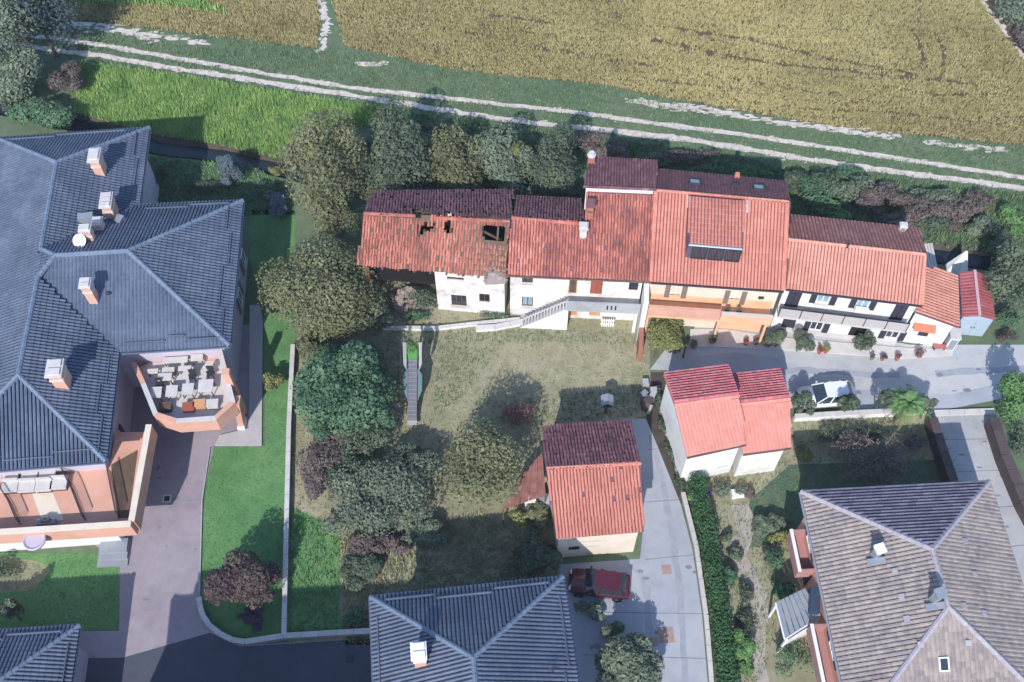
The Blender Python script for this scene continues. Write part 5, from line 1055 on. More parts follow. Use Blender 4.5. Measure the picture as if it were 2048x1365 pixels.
def kunit(root, N0, N1, R0, R1, S0, S1, en, r, es, wm, windows):
    k = dict(Fl=P(*S0, es), Fr=P(*S1, es), Rl=P(*R0, r), Rr=P(*R1, r), Bl=P(*N0, en), Br=P(*N1, en))
    f, b = [k['Fl'], k['Fr'], k['Rr'], k['Rl']], [k['Br'], k['Bl'], k['Rl'], k['Rr']]
    deck(root, [f, b], terra_k, .14); tiles(root, 'roof_tiles', f, terra_k, .24, .40, .03, flat=True)
    courses(root, b, 12, root_ct, .27, 14)
    caps(root, [(k['Rl'], k['Rr'])], terra_k, .12)
    fl, fr, br, bl, fz, bz = gable_body(root, k['Fl'], k['Fr'], k['Rl'], k['Rr'], k['Bl'], k['Br'], .3, .25, .2, white_w)
    fc = Fac(fl, fr, fz(*fl) - .02)
    for wd in windows: fc.hole(*wd, frame=metal_g, bars=2)
    fc.wall(root, white_w, name='front_wall'); gutter(root, [(k['Fl'], k['Fr'])], mat('copper_gutter', [(.10, .06, .05), (.16, .10, .08)]), .06); return fc
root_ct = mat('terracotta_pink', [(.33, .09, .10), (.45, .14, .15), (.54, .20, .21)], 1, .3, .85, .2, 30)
q = P(1420, 850, 0); k1 = thing('white_garage', 'taller left half of the white double garage with salmon roof', 'garage', q)
kL = kunit(k1, (1327, 749), (1457, 733), (1349, 810), (1478, 792), (1374, 913), (1492, 887), 4.7, 6.0, 4.7, white_w, [(1392, 945, 26, 4), (1446, 935, 22, 4)])
q = P(1525, 850, 0); k2 = thing('white_garage', 'lower right half of the white double garage with salmon roof', 'garage', q)
kR = kunit(k2, (1462, 752), (1560, 741), (1480, 809), (1580, 798), (1486, 907), (1582, 894), 4.1, 5.3, 4.1, white_w, [(1495, 953, 16, 9)])
# ================================================================ TREES
gT = 'trees behind the row of old houses'
tree('broad_tree', 'largest dark tree at the left end of the row behind the ruined farmhouse', 650, 335, 4.4, 3.1, 3.3, 4.2, lf_olive, 9000, .23, 26, group=gT, extra=[(632, 300, 7.0, (.8, .8, .7), lf_yel, 350)])
tree('broad_tree', 'dark round tree with a bluish crown behind the middle of the ruined roof', 790, 325, 4.0, 2.9, 3.0, 4.1, lf_dark, 8000, .23, 22, group=gT)
tree('broad_tree', 'low olive tree touching the right part of the ruined roof', 905, 338, 3.0, 2.5, 2.4, 3.1, lf_olive, 5200, .22, 16, group=gT)
tree('broad_tree', 'yellowish tree between the ruined farmhouse and the tall rear wall', 1005, 338, 2.8, 2.4, 2.4, 3.0, lf_grey, 5200, .22, 16, group=gT, extra=[(1035, 300, 4.6, (1.0, .8, .6), lf_yel, 550)])
tree('broad_tree', 'dark green tree against the shaded white wall of the tall rear roof', 1105, 345, 3.2, 2.2, 2.2, 3.3, lf_dark, 5000, .22, 16, group=gT)
tree('small_tree', 'narrow olive tree below the left gable of the ruined farmhouse', 672, 428, 2.6, 1.7, 1.4, 2.5, lf_olive, 3200, .2, 12, group=gT)
tree('round_tree', 'broad olive tree with a domed crown between apartment block and ruined farmhouse', 642, 588, 3.2, 4.1, 3.6, 3.4, lf_olive, 14000, .2, 40, tint=(.3, .95), spread=.66, lr=.42)
tree('conifer', 'feathery blue green evergreen in the middle of the garden', 690, 785, 3.3, 2.9, 2.4, 3.7, lf_fir, 8500, .25, 30, tr=.2)
tree('withered_bush', 'withered brown thicket at the foot of the blue green evergreen', 672, 905, 1.3, 2.0, 1.8, 1.4, lf_brown, 3600, .17, 14, cat='bush')
tree('spreading_tree', 'low spreading grey green tree north of the vegetable plot', 782, 985, 1.6, 3.6, 2.6, 1.7, lf_grey, 10000, .2, 32)
tree('round_tree', 'round olive green tree left of the old cream garage', 968, 938, 3.6, 2.7, 2.5, 3.1, lf_olive, 9500, .2, 34, tint=(.4, 1), spread=.64, lr=.43)
tree('copper_tree', 'copper leaved tree on the corner of the lawn by the curved wall', 490, 1172, 2.2, 1.95, 1.8, 1.9, lf_cop, 6500, .19, 20)
bush('purple_bush', 'low dark purple bush in front of the copper leaved tree', 506, 1238, 1.0, .7, .7, lf_violet if False else leafm('leaf_plum', (.04, .03, .055), (.075, .055, .10), (.11, .085, .14)), 800, .16)
# willow like group top left
for px, py, hc, rx, rz, m, lab in [(20, 62, 4.5, 3.4, 4.5, lf_grey, 'tall grey green willow in the top left corner'), (72, 25, 4.8, 2.6, 4.6, leafm('leaf_slate', (.03, .05, .06), (.06, .085, .09), (.10, .125, .12)), 'tall bluish tree beside the start of the track in the top left corner'), (30, 165, 2.6, 2.5, 2.6, lf_grey, 'smaller grey green tree below the willow in the top left corner'), (-60, 120, 3.5, 3.0, 3.5, lf_dark, 'dark tree cut by the left edge above the apartment block')]:
    tree('willow_tree', lab, px, py, hc, rx, rx * .9, rz, m, 5200, .26, 14, group='trees at the start of the track')
bush('brown_bush', 'withered reddish brown bush at the left end of the lush bank', 140, 165, 1.7, 1.6, 1.4, lf_brown, 1900, .2)
bush('laurel_bush', 'glossy green bush by the back corner of the slate blue roof', 98, 236, 2.3, 1.6, 1.7, lf_fir, 2600, .26, tint=(.4, 1))
bush('dark_bush', 'dark round hollow bush at the left edge by the ditch', 22, 205, 1.4, 1.2, 1.2, lf_dark, 1300, .2, tint=(0, .3))
bush('green_bush', 'bright green scrub below the willow', 50, 180, 1.6, 1.0, .8, lf_bright, 1000, .18)
# back garden of the apartment block
c = P(457, 338, 1.7); cy = thing('blue_conifer', 'blue grey cypress standing alone behind the slate blue wing', 'conifer', (c.x, c.y, 0)); Q_, T_ = leaves(c, (1.05, 1.0, 1.9), 3200, .17, 12, (.3, .9), low=-.9); quads('crown', Q_, T_, lf_blue, cy); trunk_mesh(cy, (c.x, c.y, 0), (c.x, c.y, 2), .09, 2, .3)
bush('clipped_bush', 'dark round clipped bush in the shaded back garden', 326, 350, .8, .75, .9, lf_dark, 1000, .15, tint=(.0, .45))
bush('yellow_bush', 'small yellow green bush near the cypress', 553, 345, .65, .6, .6, lf_yel, 450, .15)
bush('blue_agave', 'pale blue spiky plant at the north end of the lawn', 553, 408, .8, 1.0, .8, lf_blue, 700, .26, cat='plant', tint=(.4, 1))
bush('garden_shrub', 'green shrub between the cypress and the big dark tree', 528, 385, 1.2, .8, .6, lf_fir, 700, .17); bush('garden_shrub', 'low shrub along the shaded north wall of the wing', 400, 372, 1.5, .6, .5, lf_dark, 700, .15)
tree('yellow_shrub', 'small yellow leaved tree on the lawn by the walkway', 546, 762, 1.1, .75, .75, .8, lf_yel, 900, .16, 7, cat='shrub', tr=.05)
# yard trees in a line
gY = 'trees lining the yard wall'
tree('yard_tree', 'dark clipped tree next to the white double garage in the yard line', 1608, 806, 1.9, .78, .72, 1.15, lf_dark, 1300, .16, 8, group=gY, tr=.07)
tree('yard_tree', 'dark clipped tree hiding the tail of the white car', 1698, 806, 1.9, .85, .75, 1.2, lf_dark, 1400, .16, 8, group=gY, tr=.07)
tree('yard_tree', 'slender dark tree just left of the yard palm', 1767, 800, 2.0, .65, .6, 1.2, lf_dark, 1100, .15, 7, group=gY, tr=.06)
tree('yard_tree', 'small dark tree half hidden right of the yard palm', 1856, 812, 1.7, .7, .65, 1.0, lf_grey, 900, .15, 7, group=gY, tr=.06)
# bare tree in the shaded garden
q = P(1735, 940, 0); bt = thing('bare_tree', 'leafless grey brown bushy tree in the shaded garden', 'tree', (q.x, q.y, 0)); tb = MB(); tw = MB()
tb.tube([q, q + V3((0, 0, .8)), q + V3((.1, 0, 1.5))], [.16, .12, .09], 7)
for k in range(46):
    a = random.random() * 6.28; s = q + V3((0, 0, random.uniform(.7, 1.5))); r = random.uniform(.9, 2.9); e = s + V3((math.cos(a) * r, math.sin(a) * r * .75, random.uniform(.3, 1.5) - r * .12)); m_ = (s + e) / 2 + V3((0, 0, .35)); tb.tube([s, m_, e], [.05, .03, .012], 4, cap=False)
    for j in range(9):
        t = random.uniform(.35, 1); u = m_ + (e - m_) * t; v = u + V3((random.uniform(-.55, .55), random.uniform(-.55, .55), random.uniform(-.5, .35))); tw.tube([u, (u + v) / 2 + V3((0, 0, .05)), v], [.022, .016, .008], 3, cap=False)
tb.build('trunk', mat('pale_twig', [(.13, .105, .09), (.24, .20, .175)], 4, .7, .95, .3), bt); tw.build('twigs', MATS['pale_twig'], bt, kind='stuff')
Q_, T_ = leaves(P(1735, 915, 1.5), (2.8, 1.9, 1.1), 1300, .17, 12); quads('dry_leaves', Q_, T_, lf_brown, bt)
# denser overgrown strip in the garden
for px, py, rx, ry, rz, m, lab in [(655, 725, 1.5, 1.3, 1.1, lf_fir, 'blue green scrub between the domed olive tree and the evergreen'), (745, 770, 1.2, 1.4, 1.6, lf_fir, 'dark side growth on the right flank of the evergreen'), (730, 880, 1.4, 1.3, 1.3, lf_dark, 'dark scrub between the evergreen and the withered thicket'), (640, 850, 1.1, 1.3, 1.0, lf_fir, 'low evergreen scrub left of the withered thicket'), (700, 950, 1.5, 1.2, 1.0, lf_dark, 'dark scrub joining the thicket and the spreading tree'), (715, 1030, 1.7, 1.0, .9, lf_grey, 'low scrub at the lower left end of the spreading tree'), (760, 640, 1.4, .9, .9, lf_dark, 'dark scrub right of the domed olive tree'), (625, 780, .9, 1.6, 1.2, lf_fir, 'blue green growth on the left flank of the evergreen'), (675, 665, 1.7, .9, 1.2, lf_olive, 'olive undergrowth below the domed olive tree'), (745, 850, 1.0, 1.2, 1.1, lf_fir, 'evergreen scrub low on the right of the withered thicket'), (640, 960, .9, 1.2, .8, lf_brown, 'withered scrub below the thicket'), (735, 725, 1.3, 1.1, 1.3, lf_dark, 'dark scrub at the top right of the evergreen'), (620, 705, 1.0, 1.0, 1.0, lf_olive, 'olive scrub beside the top end of the long low wall'), (820, 930, 1.2, .9, 1.1, lf_dark, 'dark scrub behind the spreading tree'), (1075, 1020, .8, .8, .7, lf_olive, 'olive scrub below the pale blue grey tank'), (1095, 1120, .6, .9, .8, lf_dark, 'dark scrub at the shaded front corner of the old garage'), (760, 1090, 1.3, .8, .5, lf_brown, 'dry scrub in the middle of the vegetable plot'), (850, 1075, 1.2, .7, .5, lf_grey, 'grey scrub at the top of the vegetable plot'), (720, 1140, 1.1, .9, .5, lf_dark, 'dark scrub on the left of the vegetable plot'), (1050, 1120, 1.0, .9, .6, lf_dark, 'dark scrub on the right of the vegetable plot'), (1415, 1040, .5, .7, .45, lf_bright, 'bright plant between hedge and the top of the beige path'), (1530, 1050, .9, .7, .5, lf_grey, 'grey green plant at the edge of the shaded lawn'), (1460, 1150, .5, .6, .4, lf_fir, 'green plant between hedge and the middle of the beige path'), (1560, 1180, .6, .6, .4, lf_fir, 'green plant at the upper corner of the striped canopy'), (1480, 1290, .6, .8, .5, lf_bright, 'bright shrub between hedge and the lower beige path')]:
    bush('garden_scrub', lab, px, py, rx * 1.25, ry * 1.25, rz * 1.45, m, 2100, .19)
for px, py, rx, ry, rz, m, lab in [(1450, 345, 2.2, .9, .9, lf_fir, 'green scrub behind the left skylight'), (1590, 370, 1.2, 1.0, 1.2, lf_dark, 'dark scrub at the back corner of the dormer house'), (1700, 385, 1.9, 1.1, 1.2, lf_grey, 'grey scrub between two brown bushes behind the white house'), (1780, 445, 1.8, .9, 1.0, lf_brown, 'dry scrub directly behind the chimney of the white house'), (1870, 400, 2.0, 1.0, 1.0, lf_grey, 'pale scrub above the dry purple brown bush'), (1940, 410, 1.9, 1.0, .9, lf_brown, 'brown scrub on the bank above the pool'), (1690, 350, 1.8, .7, .6, lf_fir, 'green scrub close to the track behind the white house'), (2010, 490, 1.2, 1.0, 1.0, lf_dark, 'dark scrub beside the pool at the right'), (1165, 290, 2.2, .8, .8, lf_brown, 'brown scrub left of the tall rear roof'), (870, 268, 1.6, .8, .9, lf_dark, 'dark scrub behind the dark round tree'), (960, 285, 1.9, .8, .9, lf_dark, 'dark scrub behind the olive trees'), (1310, 325, 1.6, .7, .7, lf_dark, 'dark scrub behind the joint of the rear roofs'), (840, 300, 2.2, 1.2, 1.5, lf_dark, 'dark undergrowth between the first two broad trees and the track'), (960, 345, 2.0, 1.2, 1.6, lf_olive, 'olive undergrowth hard against the ruined roof'), (1060, 345, 2.0, 1.2, 1.6, lf_dark, 'dark undergrowth behind the white farmhouse roof'), (720, 380, 1.8, 1.1, 1.6, lf_olive, 'olive undergrowth at the back left corner of the ruined roof'), (1650, 380, 1.7, 1.3, 1.3, lf_dark, 'dark scrub between the dormer house and the brown bushes'), (1770, 395, 1.9, 1.1, 1.0, lf_brown, 'brown scrub above the white house, nearest the track'), (1850, 455, 1.6, .9, 1.0, lf_dark, 'dark scrub at the back right corner of the white house')]:
    bush('scrub_bush', lab, px, py, rx, ry, rz, m, 1300, .18, group='scrub along the ditch')
# right edge
tree('edge_tree', 'big grey green tree at the right edge behind the metal shed', 2025, 560, 2.8, 1.7, 2.2, 2.8, lf_dark, 3600, .22, 12)
tree('edge_tree', 'dark green tree at the right edge beside the driveway wall', 2038, 790, 2.2, 1.3, 1.6, 2.3, lf_bright, 2300, .2, 10, tint=(.0, .7))
bush('edge_bush', 'red tinged bush at the corner of the metal shed', 2010, 672, .7, .5, .5, lf_cop, 450, .14); bush('edge_bush', 'green shrubs right of the metal shed', 2020, 640, 1.1, .9, .9, lf_fir, 900, .17); bush('edge_bush', 'dark shrub at the right edge below the driveway tree', 2040, 880, .7, 1.4, .9, lf_dark, 800, .16)
# scrub along the ditch behind the houses
for i, (px, py, rx, ry, rz, m, lab) in enumerate([(1230, 305, 1.7, .8, .8, lf_brown, 'brown scrub behind the tall rear roof'), (1375, 320, 2.6, .8, .8, lf_brown, 'long brown scrub along the ditch behind the dormer house'), (1500, 350, 1.8, .8, .7, lf_bright, 'bright green scrub behind the skylights'), (1620, 395, 1.4, 1.4, 1.6, lf_fir, 'tall green bush right of the dormer house roof'), (1665, 425, 1.1, .9, 1.0, lf_bright, 'leafy bush behind the white house roof, left one'), (1740, 410, 1.4, 1.1, 1.1, lf_brown, 'dry brown bush behind the white house, left one'), (1830, 425, 1.8, 1.3, 1.2, lf_brown, 'large dry brown bush behind the right end of the white house'), (1905, 435, 1.6, 1.2, 1.1, lf_brown, 'dry purple brown bush above the pool of the ditch'), (1960, 460, 1.3, 1.0, .9, lf_grey, 'grey green bush above the metal shed'), (2030, 440, 1.5, 1.2, .9, lf_bright, 'bright bush at the right edge by the ditch'), (1740, 470, .9, .7, .7, lf_fir, 'small green bush between ditch and white house')]):
    bush('scrub_bush', lab, px, py, rx, ry, rz, m, 1300, .18, group='scrub along the ditch')
for px, py, rx, rz, m, lab in [(2035, 20, 3.2, 1.2, lf_grey, 'grey green scrub beyond the channel in the top right corner'), (2060, 85, 1.6, .9, lf_brown, 'dry scrub at the right edge beyond the channel')]: bush('scrub_bush', lab, px, py, rx, 2.2, rz, m, 1500, .22)
# climbers and garden shrubs
q = P(1338, 672, 1.0); t = thing('pergola_climber', 'yellow green climbing plant over a pergola in front of the peach balcony', 'climbing plant', (q.x, q.y, 0))
Q_, T_ = leaves((q.x, q.y, 1.6), (1.4, 2.3, 1.0), 3800, .17, 14, (.2, .9)); quads('foliage', Q_, T_, lf_yel, t)
for sx in (-1, 1):
    for sy in (-1, 1): mb = MB(); mb.cbox((q.x + sx * 1.0, q.y + sy * 1.2, 0), .1, .1, 1.7); mb.build('post', wood, t)
bush('garage_shrub', 'yellow green shrub at the left wall of the old garage', 1040, 1040, .8, .6, .8, lf_yel, 700, .15); bush('garage_shrub', 'dark shrub in the shade left of the cream garage wall', 1070, 1085, .8, 1.0, .9, lf_dark, 1000, .16)
bush('creeping_bush', 'green creeper at the south foot of the ruined farmhouse', 830, 632, 1.3, .5, .5, lf_fir, 700, .14); bush('creeping_bush', 'weeds at the foot of the ruined white wall', 985, 632, 1.6, .35, .3, lf_grey, 450, .12); bush('plot_bush', 'dark bush at the bottom left corner of the vegetable plot', 705, 1240, .9, .5, .4, lf_fir, 500, .14)
for px, py, rx, ry, rz, m, lab in [(1562, 1075, .8, .7, .8, lf_yel, 'yellow green bush in the shade beside the red balcony'), (1545, 1120, .9, .9, .8, lf_fir, 'dark green bush below the yellow green one near the red balcony'), (1410, 992, .5, .6, .5, lf_violet, 'violet flowering plant below the white garage'), (1440, 985, .7, .5, .5, lf_grey, 'grey green plant beside the violet flowers'), (1385, 990, .5, .6, .4, lf_bright, 'bright green weeds at the corner of the white garage'), (1452, 1075, .4, .4, .4, lf_dark, 'small dark shrub near the hedge, upper one'), (1470, 1110, .5, .5, .4, lf_grey, 'grey shrub beside the beige path'), (1490, 1190, .6, .8, .5, lf_dark, 'dark shrub left of the striped canopy, upper one'), (1490, 1250, .8, 1.0, .5, lf_dark, 'larger dark shrub left of the striped canopy'), (1590, 1320, 1.2, 1.0, .8, lf_fir, 'green bushes in front of the long red balcony'), (1490, 1335, .7, .6, .4, lf_bright, 'bright low bush at the bottom beside the hedge'), (1610, 905, .6, .8, .5, lf_yel, 'yellow green weeds at the right corner of the white garage'), (1660, 870, 1.1, .7, .7, lf_dark, 'dark shrubs below the yard wall, left group'), (1735, 865, 1.0, .6, .6, lf_dark, 'dark shrubs below the yard wall, middle group'), (1830, 890, .8, .7, .6, lf_brown, 'dry shrub behind the leafless tree'), (1500, 990, .5, .5, .4, lf_brown, 'dry bush under the downpipe between the two garage halves')]:
    bush('garden_bush', lab, px, py, rx, ry, rz, m, 650, .14)
# hedge along the lane
hp = [P(x, y, 0) for x, y in [(1388, 975), (1408, 1080), (1428, 1200), (1444, 1330), (1456, 1430)]]; hs = resample(hp, .3); H0 = hs[0]
QQ, TT = [], []
for p in hs:
    n = 230; face = RNG.integers(0, 4, n); u = RNG.uniform(-.5, .5, n); x = np.where(face == 0, -.36, np.where(face == 1, .36, u * .72)) * (1 + .3 * mnoise.noise(p * .8)); z = np.where(face >= 2, 1.7 + .25 * mnoise.noise(p * 1.1) + RNG.normal(0, .09, n), RNG.uniform(.05, 1.75, n)); x = x + RNG.normal(0, .1, n); y = RNG.uniform(-.2, .2, n)
    c = np.stack([p.x + x, p.y + y, z], 1); nr = RNG.normal(size=(n, 3)) + np.stack([x * 1.5, 0 * x, (z > 1.6) * 1.5], 1); nr /= np.linalg.norm(nr, axis=1)[:, None]; a = np.cross(nr, RNG.normal(size=(n, 3))); a /= np.linalg.norm(a, axis=1)[:, None]; b = np.cross(nr, a); s = .15 * RNG.uniform(.6, 1.3, n)[:, None]
    QQ.append(np.stack([c - a * s / 2, c - b * s / 3, c + a * s / 2, c + b * s / 3], 1)); TT.append(RNG.uniform(.1, .9, n))
hd = thing('hedge', 'long clipped green hedge between the lane and the side garden', 'hedge', H0); quads('foliage', np.concatenate(QQ), np.concatenate(TT), lf_hedge, hd)
mb = MB()
for a, b in zip(hp, hp[1:]): mb.bar((a.x, a.y, 0), (b.x, b.y, 0), .42, 1.45)
mb.build('branches', mat('hedge_core', [(.012, .02, .012), (.02, .03, .016)], 2, .5, .95, .3), hd)
for k, (px, py) in enumerate([(1318, 800), (1330, 850), (1345, 905), (1360, 960)]):  # ivy clumps added to imitate the white garage's shade
    bush('ivy_bush', ['dark ivy at the top of the shaded strip beside the white garage', 'second dark ivy clump down the shaded strip beside the white garage', 'third dark ivy clump down the shaded strip beside the white garage', 'lowest dark ivy clump beside the white garage, next to the hedge end'][k], px, py, .45, 1.0, .5, lf_dark, 500, .15, tint=(0, .4), group='ivy beside the white garage')
# palm at the bottom
q = P(1816, 806, 2.6); pt = thing('palm_tree', 'green palm with yellowed lower fronds in the line of yard trees', 'palm tree', (q.x, q.y, 0)); mb = MB(); mb.tube([(q.x, q.y, -.02), (q.x + .05, q.y, 1.4), (q.x, q.y, 2.5)], [.24, .2, .17], 9); mb.build('trunk', bark, pt)
for k in range(70):
    a = k * 2.399; el = random.uniform(-.15, 1.25); L = random.uniform(1.25, 1.9); c = V3((q.x, q.y, 2.5)); pts = []
    for j in range(7): f = j / 6; r = L * f * math.cos(el) ; pts.append(c + V3((math.cos(a) * r, math.sin(a) * r, L * f * math.sin(el) - f * f * L * .55)))
    mb = MB(); mb.tube(pts, [.03, .028, .025, .02, .016, .012, .006], 4, cap=False)
    sd = V3((-math.sin(a), math.cos(a), 0))
    for j in range(1, 26):
        f = j / 26 * 5.99; i = int(f); p = pts[i] + (pts[i + 1] - pts[i]) * (f - i); d = (pts[i + 1] - pts[i]).normalized(); l = .34 * math.sin(math.pi * (.15 + .8 * j / 26)); t = random.random()
        for sg in (-1, 1): e = p + sd * (sg * l) + d * l * .5 - V3((0, 0, l * .45)); mb.face([p - d * .02, p + d * .025, e], t)
    mb.build('frond', lf_yel if el < .12 else lf_bright, pt)
tree('spiky_tree', 'grey green rounded tree at the bottom edge beside the lane', 1255, 1330, 1.7, 2.0, 1.9, 1.6, lf_grey, 5200, .24, 22)
for px, py, lab in [(1188, 1225, 'spiky grey shrub by the house corner, upper one'), (1222, 1262, 'spiky grey shrub between house corner and rounded tree')]: bush('spiky_shrub', lab, px, py, .75, .6, .6, lf_grey, 450, .24)
bush('palm_side_shrub', 'grey leafy shrub against the corner of the slate blue roofed house', 1165, 1215, .9, .5, .6, lf_grey, 700, .16)
# small tree on the bottom left lawn
tree('lawn_tree', 'small dark tree on the bottom left lawn', 20, 1222, 1.7, .6, .6, 1.2, lf_dark, 900, .15, 7, tr=.06)
bush('lawn_bush', 'dark bush at the left edge of the bottom left lawn', 0, 1140, 1.0, .8, .6, lf_dark, 700, .15)

# ================================================================ CARS AND SMALL THINGS
def make_car(label, loc, rz, L, paint, group):
    W = 1.62; t = thing('parked_car', label, 'car', (0, 0, 0), group)
    # stations along the length: x, half width at sill, z sill, z belt
    st = [(-.5, .60, .42, .62), (-.485, .72, .30, .72), (-.40, .80, .24, .80), (-.22, .81, .22, .86), (0, .81, .22, .88), (.25, .81, .22, .90), (.42, .79, .26, .92), (.49, .72, .34, .86), (.5, .62, .46, .70)]
    ring = lambda s: [V3((s[0] * L, y, z)) for y, z in [(-s[1] * .92, s[2]), (-s[1], (s[2] + s[3]) * .5), (-s[1] * .93, s[3]), (0, s[3] + .035), (s[1] * .93, s[3]), (s[1], (s[2] + s[3]) * .5), (s[1] * .92, s[2])]]
    vs = []; fs = []
    for s in st: vs += ring(s)
    for i in range(len(st) - 1):
        for k in range(7): fs.append((i * 7 + k, i * 7 + (k + 1) % 7, (i + 1) * 7 + (k + 1) % 7, (i + 1) * 7 + k))
    fs += [tuple(range(7)), tuple(range(56, 63))]
    mb = MB(); mb.mesh(vs, fs); mb.build('body', paint, t, smooth=True)
    zr = 1.42; rf = [(-.07, .56), (.05, .60), (.22, .60), (.33, .57)]
    top = [V3((x * L, -y, zr - (0.03 if i in (0, 3) else 0))) for i, (x, y) in enumerate(rf)]; topR = [V3((p.x, -p.y, p.z)) for p in top]
    mb = MB()
    for i in range(3): mb.face([top[i], top[i + 1], topR[i + 1], topR[i]]); mb.face([top[i] - V3((0, 0, .05)), topR[i] - V3((0, 0, .05)), topR[i + 1] - V3((0, 0, .05)), top[i + 1] - V3((0, 0, .05))])
    bl = [V3((-.24 * L, -.74, .88)), V3((.0 * L, -.755, .90)), V3((.22 * L, -.755, .92)), V3((.43 * L, -.72, .94))]; br_ = [V3((p.x, -p.y, p.z)) for p in bl]
    for sgl, T_, B_ in ((-1, top, bl), (1, topR, br_)):
        for (i, j) in ((0, 0), (3, 3), (1, 1), (2, 2)): mb.bar(B_[j], T_[i], .07, .06)
    mb.build('roof', paint, t)
    def pane(nm, pts, m=glass): mb = MB(); mb.face(pts); mb.face([p - V3((0, 0, .012)) for p in pts]); return mb.build(nm, m, t)
    pane('windscreen', [bl[0], br_[0], topR[0], top[0]]); pane('rear_window', [bl[3], br_[3], topR[3], top[3]])
    for T_, B_ in ((top, bl), (topR, br_)):
        for i in range(3): pane('side_window', [B_[i], B_[i + 1], T_[i + 1], T_[i]])
    for x in (-.32, .31):
        for sg in (-1, 1):
            mb = MB(); prof = [(.14, -.09), (.30, -.09), (.31, -.05), (.31, .05), (.30, .09), (.14, .09)]; n = 16; vs = []; fs = []
            for r, o in prof: vs += [V3((x * L + r * math.cos(6.2832 * k / n), sg * .74 + o, .31 + r * math.sin(6.2832 * k / n))) for k in range(n)]
            for i in range(6): fs += [(i * n + k, i * n + (k + 1) % n, ((i + 1) % 6) * n + (k + 1) % n, ((i + 1) % 6) * n + k) for k in range(n)]
            mb.mesh(vs, fs); wl_ = mb.build('wheel', rubber, t); mb = MB(); mb.face([V3((x * L + .19 * math.cos(6.2832 * k / 10), sg * .81, .31 + .19 * math.sin(6.2832 * k / 10))) for k in range(10)]); mb.build('rim', metal_g, wl_)
    for sg in (-1, 1):
        mb = MB(); mb.obox(V3((-.492 * L, sg * .52 - .14, .60)), V3((.1, 0, .04)), V3((0, .28, 0)), V3((0, 0, .12))); mb.build('headlight', lampm, t)
        mb = MB(); mb.obox(V3((.478 * L, sg * .60 - .1, .66)), V3((.07, 0, 0)), V3((0, .2, 0)), V3((0, 0, .2))); mb.build('tail_light', taill, t)
        mb = MB(); mb.obox(V3((-.17 * L, sg * .86 - .08, .92)), V3((.12, 0, 0)), V3((0, .16, 0)), V3((0, 0, .12))); mb.build('mirror', paint, t)
    mb = MB(); mb.obox(V3((-.507 * L, -.55, .34)), V3((.06, 0, 0)), V3((0, 1.1, 0)), V3((0, 0, .16))); mb.build('bumper', dkmetal, t); mb = MB(); mb.obox(V3((.49 * L, -.55, .40)), V3((.06, 0, 0)), V3((0, 1.1, 0)), V3((0, 0, .16))); mb.build('bumper', dkmetal, t)
    t.location = loc; t.rotation_euler = (0, 0, rz); return t
q = P(1199, 1166, .8); make_car('dark red hatchback parked in front of the cream garage', (q.x, q.y, .012), R(-7), 3.75, redcar_m, None)
q = P(1655, 789, .8); make_car('white car parked in the yard behind the dark clipped trees', (q.x, q.y, .014), R(5), 3.9, whitecar_m, None)
# old farm conveyor on the grass
top_ = P(826, 712, 2.3); low_ = P(825, 845, .35); fc_ = thing('farm_conveyor', 'long grey and teal farm conveyor with green hopper standing on the dry lawn', 'farm machine', (low_.x, low_.y, 0))
d = (low_ - top_); X = V3((1, 0, 0))
mb = MB(); mb.obox(top_ - X * .30, X * .60, d, V3((0, 0, .16))); mb.build('belt', mat('worn_belt', [(.09, .09, .105), (.17, .17, .19)], 3, .7, .8, .2), fc_)
for k in range(16): p = top_ + d * ((k + .5) / 16) + V3((0, 0, .165)); mb = MB(); mb.obox(p - X * .28, X * .56, V3((0, .05, 0)), V3((0, 0, .05))); mb.build('slat', metal_g, fc_)
for sg in (-1, 1):
    p = top_ + d * .18 + X * (sg * .34); mb = MB(); mb.slab([p, p + X * sg * .30 + d * .12 + V3((0, 0, .1)), p + X * sg * .28 + d * .34 + V3((0, 0, .0)), p + d * .50], .06); mb.build('side_guard', teal, fc_)
    p = top_ + X * (sg * .42) + d * .02; mb = MB(); mb.slab([p - d * .16 + V3((0, 0, .5)), p - d * .14 + X * sg * .22 + V3((0, 0, .7)), p + X * sg * .2 + d * .14 + V3((0, 0, .3)), p + d * .2], .06); mb.build('hopper_wing', conc, fc_)
    for f in (.12, .55): p = top_ + d * f + X * (sg * .3); mb = MB(); mb.tube([p, V3((p.x + sg * .25, p.y, 0))], .04, 5); mb.build('leg', dkmetal, fc_)
p = top_ - d * .05; mb = MB(); mb.cbox((p.x, p.y, p.z - .1), .62, .9, .55); mb.build('hopper', greenp, fc_); Q_, T_ = leaves(p + V3((0, .15, .5)), (.4, .55, .2), 380, .14, 6); quads('green_stuff', Q_, T_, lf_bright, fc_)
p = low_; mb = MB(); mb.cbox((p.x, p.y - .12, p.z + .1), .66, .3, .14); mb.build('end_plate', conc, fc_)
